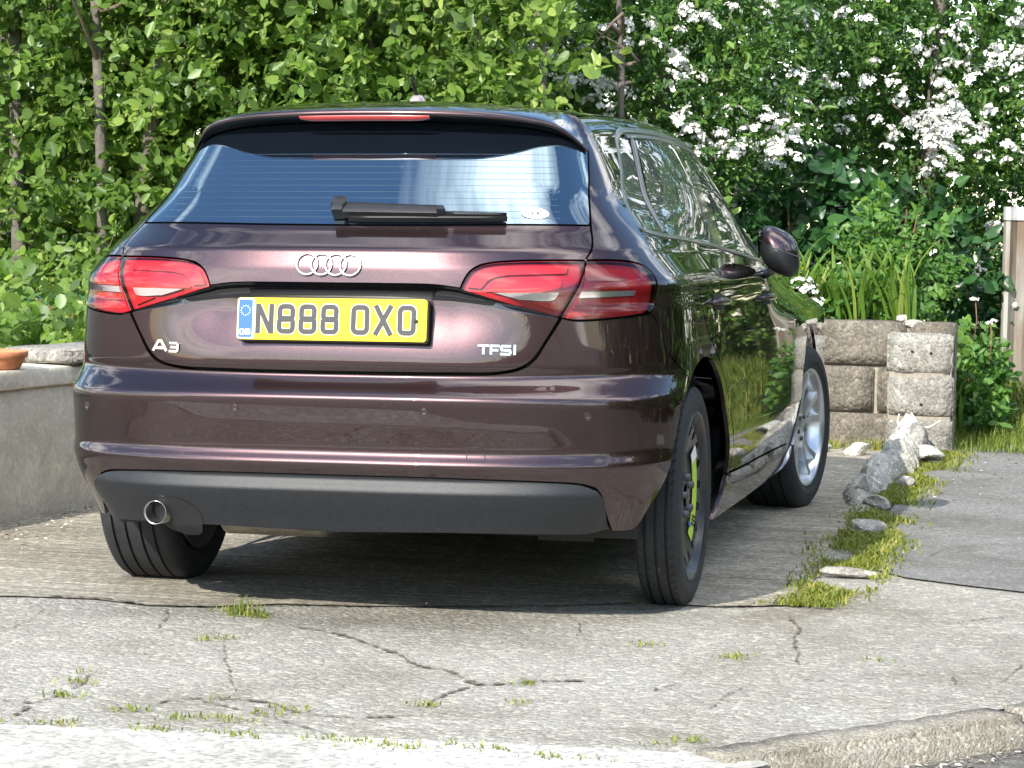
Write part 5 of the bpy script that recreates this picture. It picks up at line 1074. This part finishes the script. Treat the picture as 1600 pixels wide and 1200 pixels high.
# raised bed and grass bank
xs = np.linspace(-.6, 4.2, 50); ysb = np.linspace(5.2, 11, 40); V = []
def bank_z(x, y):
    a = sstep(5.44, 5.52, y)*sstep(1.16, 1.02, x)*.56; b = sstep(5.6, 8.0, y)*.34*sstep(.9, 1.15, x)+.0; return np.maximum(a, b)-.02+.06*sstep(6.2, 8, y)
for y in ysb:
    for x in xs: V.append((x, y, float(bank_z(x, y))+rng.normal(0, .006)))
n = len(xs); tag(mesh_np('planted_bank', V, [(i*n+j, i*n+j+1, (i+1)*n+j+1, (i+1)*n+j) for i in range(len(ysb)-1) for j in range(n-1)], SOIL, smooth=True), kind='structure')
xs = np.linspace(-10, -.6, 40); V = []; ysb = np.linspace(4.4, 11, 30)
for y in ysb:
    for x in xs: V.append((x, y, .02+.10*float(sstep(4.4, 5.5, y))+rng.normal(0, .012)))
n = len(xs); tag(mesh_np('woodland_floor', V, [(i*n+j, i*n+j+1, (i+1)*n+j+1, (i+1)*n+j) for i in range(len(ysb)-1) for j in range(n-1)], SOIL, smooth=True), kind='structure')
# strap leaved bulbs in the bed, each leaf a piece of its own
def blade_mesh(seed):
    r = np.random.default_rng(seed); L = .30+.16*r.random(); w = .010+.004*r.random(); bend = .2+.9*r.random(); V, F_ = [], []; n = 9; x = z = 0; a = 1.45
    for i in range(n):
        t = i/(n-1); ww = w*(1-t**3*.85); V += [(x, -ww, z+.003), (x, 0, z), (x, ww, z+.003)]; a -= bend*(t**1.3)*.35; x += math.cos(a)*L/(n-1); z += math.sin(a)*L/(n-1)
    for i in range(n-1): F_ += [(3*i, 3*i+1, 3*i+4, 3*i+3), (3*i+1, 3*i+2, 3*i+5, 3*i+4)]
    me = bpy.data.meshes.new('leaf'); me.from_pydata(V, [], F_); me.update(); me.materials.append(STRAP); at = me.attributes.new('rnd', 'FLOAT', 'FACE'); at.data.foreach_set('value', np.full(len(F_), r.random(), np.float32)); return me
BLM = [blade_mesh(k) for k in range(14)]
for k, (x, y, nl) in enumerate(((.50, 5.62, 16), (.63, 5.70, 18), (.76, 5.62, 16), (.88, 5.75, 18), (1.0, 5.65, 16), (1.12, 5.80, 16), (.70, 5.95, 14), (1.22, 5.95, 14), (.95, 6.05, 14))):
    z0 = float(bank_z(x, y)); root = empty('bulb_clump', (x, y, z0)); tag(root, ['strap leaved clump nearest the car front in the raised bed', 'strap leaved clump second from the car in the raised bed', 'strap leaved clump over the middle of the block wall', 'strap leaved clump left of the stone on the pier', 'strap leaved clump behind the stone on the pier', 'strap leaved clump right of the stone on the pier', 'strap leaved clump in the second row behind the wall', 'strap leaved clump nearest the corrugated post', 'strap leaved clump below the reddish stemmed shrub'][k], 'plant', 'strap leaved bulbs in the raised bed')
    for i in range(nl):
        o = bpy.data.objects.new('leaf', BLM[rng.integers(0, 14)]); link(o, root); o.location = (rng.normal(0, .03), rng.normal(0, .02), 0); o.rotation_euler = (rng.normal(0, .15), rng.normal(0, .12), rng.random()*2*PI); s = .75+.5*rng.random(); o.scale = (s, s, s)
# white flowers in the bed
for k, (x, y, z, s, lab) in enumerate(((.52, 5.58, .74, 1.5, 'bright white flower head above the block wall beside the car'), (.63, 5.75, .76, .55, 'small white flower behind the large white one'), (1.33, 6.1, .72, .6, 'flat white flower head left of the corrugated post'), (1.42, 5.85, .62, .55, 'flat white flower touching the corrugated post'))):
    root = empty('white_flower', (x, y, z-.2)); tag(root, lab, 'flower'); V, Fc = tube([(0, 0, 0), (.01, 0, .1), (0, 0, .2)], .003, 5); mesh_np('stalk', V, Fc, RSTEM if k else simple('green_stalk', (.10, .2, .04), .6), root, smooth=True)
    for i in range(5 if k == 0 else 2):
        o = bpy.data.objects.new('flower_head', BM[(k+i) % 5]); link(o, root); o.location = (rng.normal(0, .022*s), rng.normal(0, .01), .2+rng.normal(0, .02*s)); o.scale = (s*.8,)*3
# grass, moss and weeds
def grass(name, label, P, h, w, mat, lean_=.5, kind='stuff'):
    n = len(P); a = rng.random(n)*2*PI; hh = h*(.5+.9*rng.random(n)); d = np.stack([np.cos(a), np.sin(a)], -1); ln = lean_*rng.random(n)*hh; ww = w*(.6+.8*rng.random(n))
    side_ = np.stack([-d[:, 1], d[:, 0], np.zeros(n)], -1)*ww[:, None]; mid = P+np.concatenate([d*ln[:, None]*.35, (hh*.6)[:, None]], 1); tip = P+np.concatenate([d*ln[:, None], hh[:, None]], 1)
    V = np.stack([P-side_, P+side_, mid+side_*.7, mid-side_*.7, tip], 1).reshape(-1, 3); b = (np.arange(n)*5)[:, None]; F_ = np.concatenate([b+np.array([[0, 1, 2]]), b+np.array([[0, 2, 3]]), b+np.array([[3, 2, 4]])], 1).reshape(-1, 3)
    o = mesh_np(name, V, F_, mat); at = o.data.attributes.new('rnd', 'FLOAT', 'FACE'); r = np.repeat(np.clip(rng.normal(.5, .28, n), 0, 1), 3).astype(np.float32)
    if len(r) == len(o.data.polygons): at.data.foreach_set('value', r)
    return tag(o, label, 'grass', kind=kind)
TU = [(-0.285, -0.647), (-0.329, -0.579), (-0.243, -0.678), (-0.241, -1.062), (-0.217, -1.032), (-0.081, -1.992), (-0.098, -2.005), (-0.283, -1.889), (-0.346, -1.59), (-0.323, -1.722), (0.066, -1.801), (0.074, -2.028), (0.039, -2.055), (0.148, -2.032), (0.211, -2.025), (0.217, -1.935), (-0.215, -2.185), (-0.159, -2.18), (0.008, -2.18), (0.042, -2.176), (0.168, -2.168), (0.24, -2.171), (0.404, -2.157), (0.459, -2.152), (0.495, -2.181), (0.577, -2.18), (0.618, -2.179), (0.511, -1.734), (0.524, -1.715), (0.734, -2.127), (0.786, -2.143), (0.669, -1.393), (0.714, -1.625), (1.081, -0.88), (1.091, -0.837), (1.15, -1.92), (1.079, -1.985), (0.847, -0.763), (1.443, -0.8), (0.9, -2.17), (0.993, -2.171), (0.245, -1.864), (1.1, 0.077), (1.039, 0.054)]
pts = []
for k, (x, y) in enumerate(TU):
    nn = 70 if k < 3 else (30 if k % 2 else 12); r = .022 if k < 3 else .016; q = np.stack([x+rng.normal(0, r*1.6, nn), y+rng.normal(0, r, nn), np.full(nn, .003)], -1); pts.append(q)
grass('crack_grass', 'small tufts of grass growing from cracks in the drive', np.concatenate(pts), .011, .0022, MOSS, 1.8)
q = np.stack([rng.normal(-.285, .03, 60), rng.normal(-.64, .02, 60), np.full(60, .003)], -1); grass('grass_tuft', 'tallest grass tuft, growing from the joint behind the left rear wheel', q, .040, .0016, GRASSM, .9)
# mossy strip along the drive edge
n = 14000; y = rng.uniform(.02, 5.2, n); wid = np.interp(y, [0, .1, .5, 1.3, 2, 3, 5], [.10, .08, .10, .13, .10, .10, .14]); x = np.interp(y, [0, .3, 1, 2, 3, 5], [1.17, 1.20, 1.22, 1.19, 1.17, 1.22])+rng.normal(0, 1, n)*wid*.55
dens = np.sin(x*23+y*3)+np.sin(y*9)+np.sin(y*3.7+2); keep = dens > -1.1; q = np.stack([x, y, np.full(n, .006)], -1)[keep]
grass('moss_strip', 'yellow green moss and grass strip along the right edge of the drive', q, .018, .0032, MOSS, 1.9)
n = 11000; x = rng.uniform(1.15, 2.6, n); y = rng.uniform(5.25, 7.8, n); q = np.stack([x, y, np.array([float(bank_z(a, b)) for a, b in zip(x, y)])], -1); grass('bank_grass', 'bright grass on the bank between the pier and the corrugated post', q, .075, .0035, GRASSM, 1.1)
n = 600; q = np.stack([rng.uniform(.1, 1.0, n), rng.normal(5.22, .05, n), np.full(n, .005)], -1); q = q[rng.random(n) < .5]; grass('wall_foot_grass', 'patchy weeds along the foot of the block wall', q, .05, .004, MOSS, .9)
# fallen petals and grit
def scatter(name, label, P, size, mat, cat):
    n = len(P); d = rng.normal(0, 1, (n, 3)); d[:, 2] = .15*d[:, 2]; Nn = np.tile([0, 0, 1.], (n, 1))+rng.normal(0, .25, (n, 3)); o = leaf_mesh(name, P, d, Nn, size*(.5+rng.random(n)), TPL_OVAL, mat, None, kind='stuff'); return tag(o, label, cat)
GRIT = leaf_mat('grit', (.10, .08, .06), (.42, .38, .30), (.75, .72, .66), trans=.0)
n = 900; x = rng.uniform(-1.75, -.9, n); P1 = np.stack([wall_line(1.0)+.03+np.abs(rng.normal(0, .22, n)), rng.uniform(-.8, 3.8, n), np.full(n, .010)], -1); P1[:, 0] += .14*(P1[:, 1]-1)
n = 1100; P2 = np.stack([rng.uniform(1.15, 2.2, n), rng.uniform(2.5, 6.5, n), np.full(n, .011)], -1); P2 = P2[rng.random(n) < np.clip((P2[:, 1]-2)/4, .1, 1)]
n = 500; u = rng.random(n)*2.2; P3 = np.stack([a0[0]+kd[0]*u+kn[0]*(.17+np.abs(rng.normal(0, .05, n))), a0[1]+kd[1]*u+kn[1]*(.17+np.abs(rng.normal(0, .05, n))), np.full(n, -.046)], -1)
n = 700; P4 = np.stack([rng.uniform(-1.4, 1.9, n), rng.uniform(-2.0, .5, n), np.full(n, .011)], -1)
scatter('fallen_grit', 'fallen petals and grit lying by the garden wall, path and kerb', np.concatenate([P1, P2, P3]), .014, GRIT, 'grit'); scatter('drive_grit', 'tiny specks of grit on the rough concrete drive', P4, .006, GRIT, 'grit')
# hedges out of view to the right and across the road, seen only mirrored in the paintwork
def hedge(name, label, x0, x1, y0, y1, h, n, z0=0.):
    tb = np.stack([rng.uniform(x0, x1, n), rng.uniform(y0, y1, n), z0+h*rng.random(n)*(.75+.25*np.sin(rng.random(n)*9))], -1); td = rng.normal(0, 1, (n, 3)); td /= np.linalg.norm(td, axis=1, keepdims=True); root = empty(name, ((x0+x1)/2, (y0+y1)/2, 0)); tag(root, label, 'hedge')
    P, D, Nn, s, r = twig_leaves(tb, td, np.full(n, .5), 7, .20); leaf_mesh('foliage', P, D, Nn, s, TPL_ROUND, LEAF2, root, r, ((x0+x1)/2, (y0+y1)/2, 0), kind='stuff')
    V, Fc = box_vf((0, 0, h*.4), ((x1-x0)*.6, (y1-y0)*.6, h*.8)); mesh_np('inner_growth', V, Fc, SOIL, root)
hedge('hedge', 'tall hedge on the far side of the path, right of the view', 5.5, 7.0, -3, 11, 2.6, 2600)
hedge('hedge', 'low hedge across the road behind the viewer', -16, 16, -24, -22.5, 2.0, 3000, -.05)
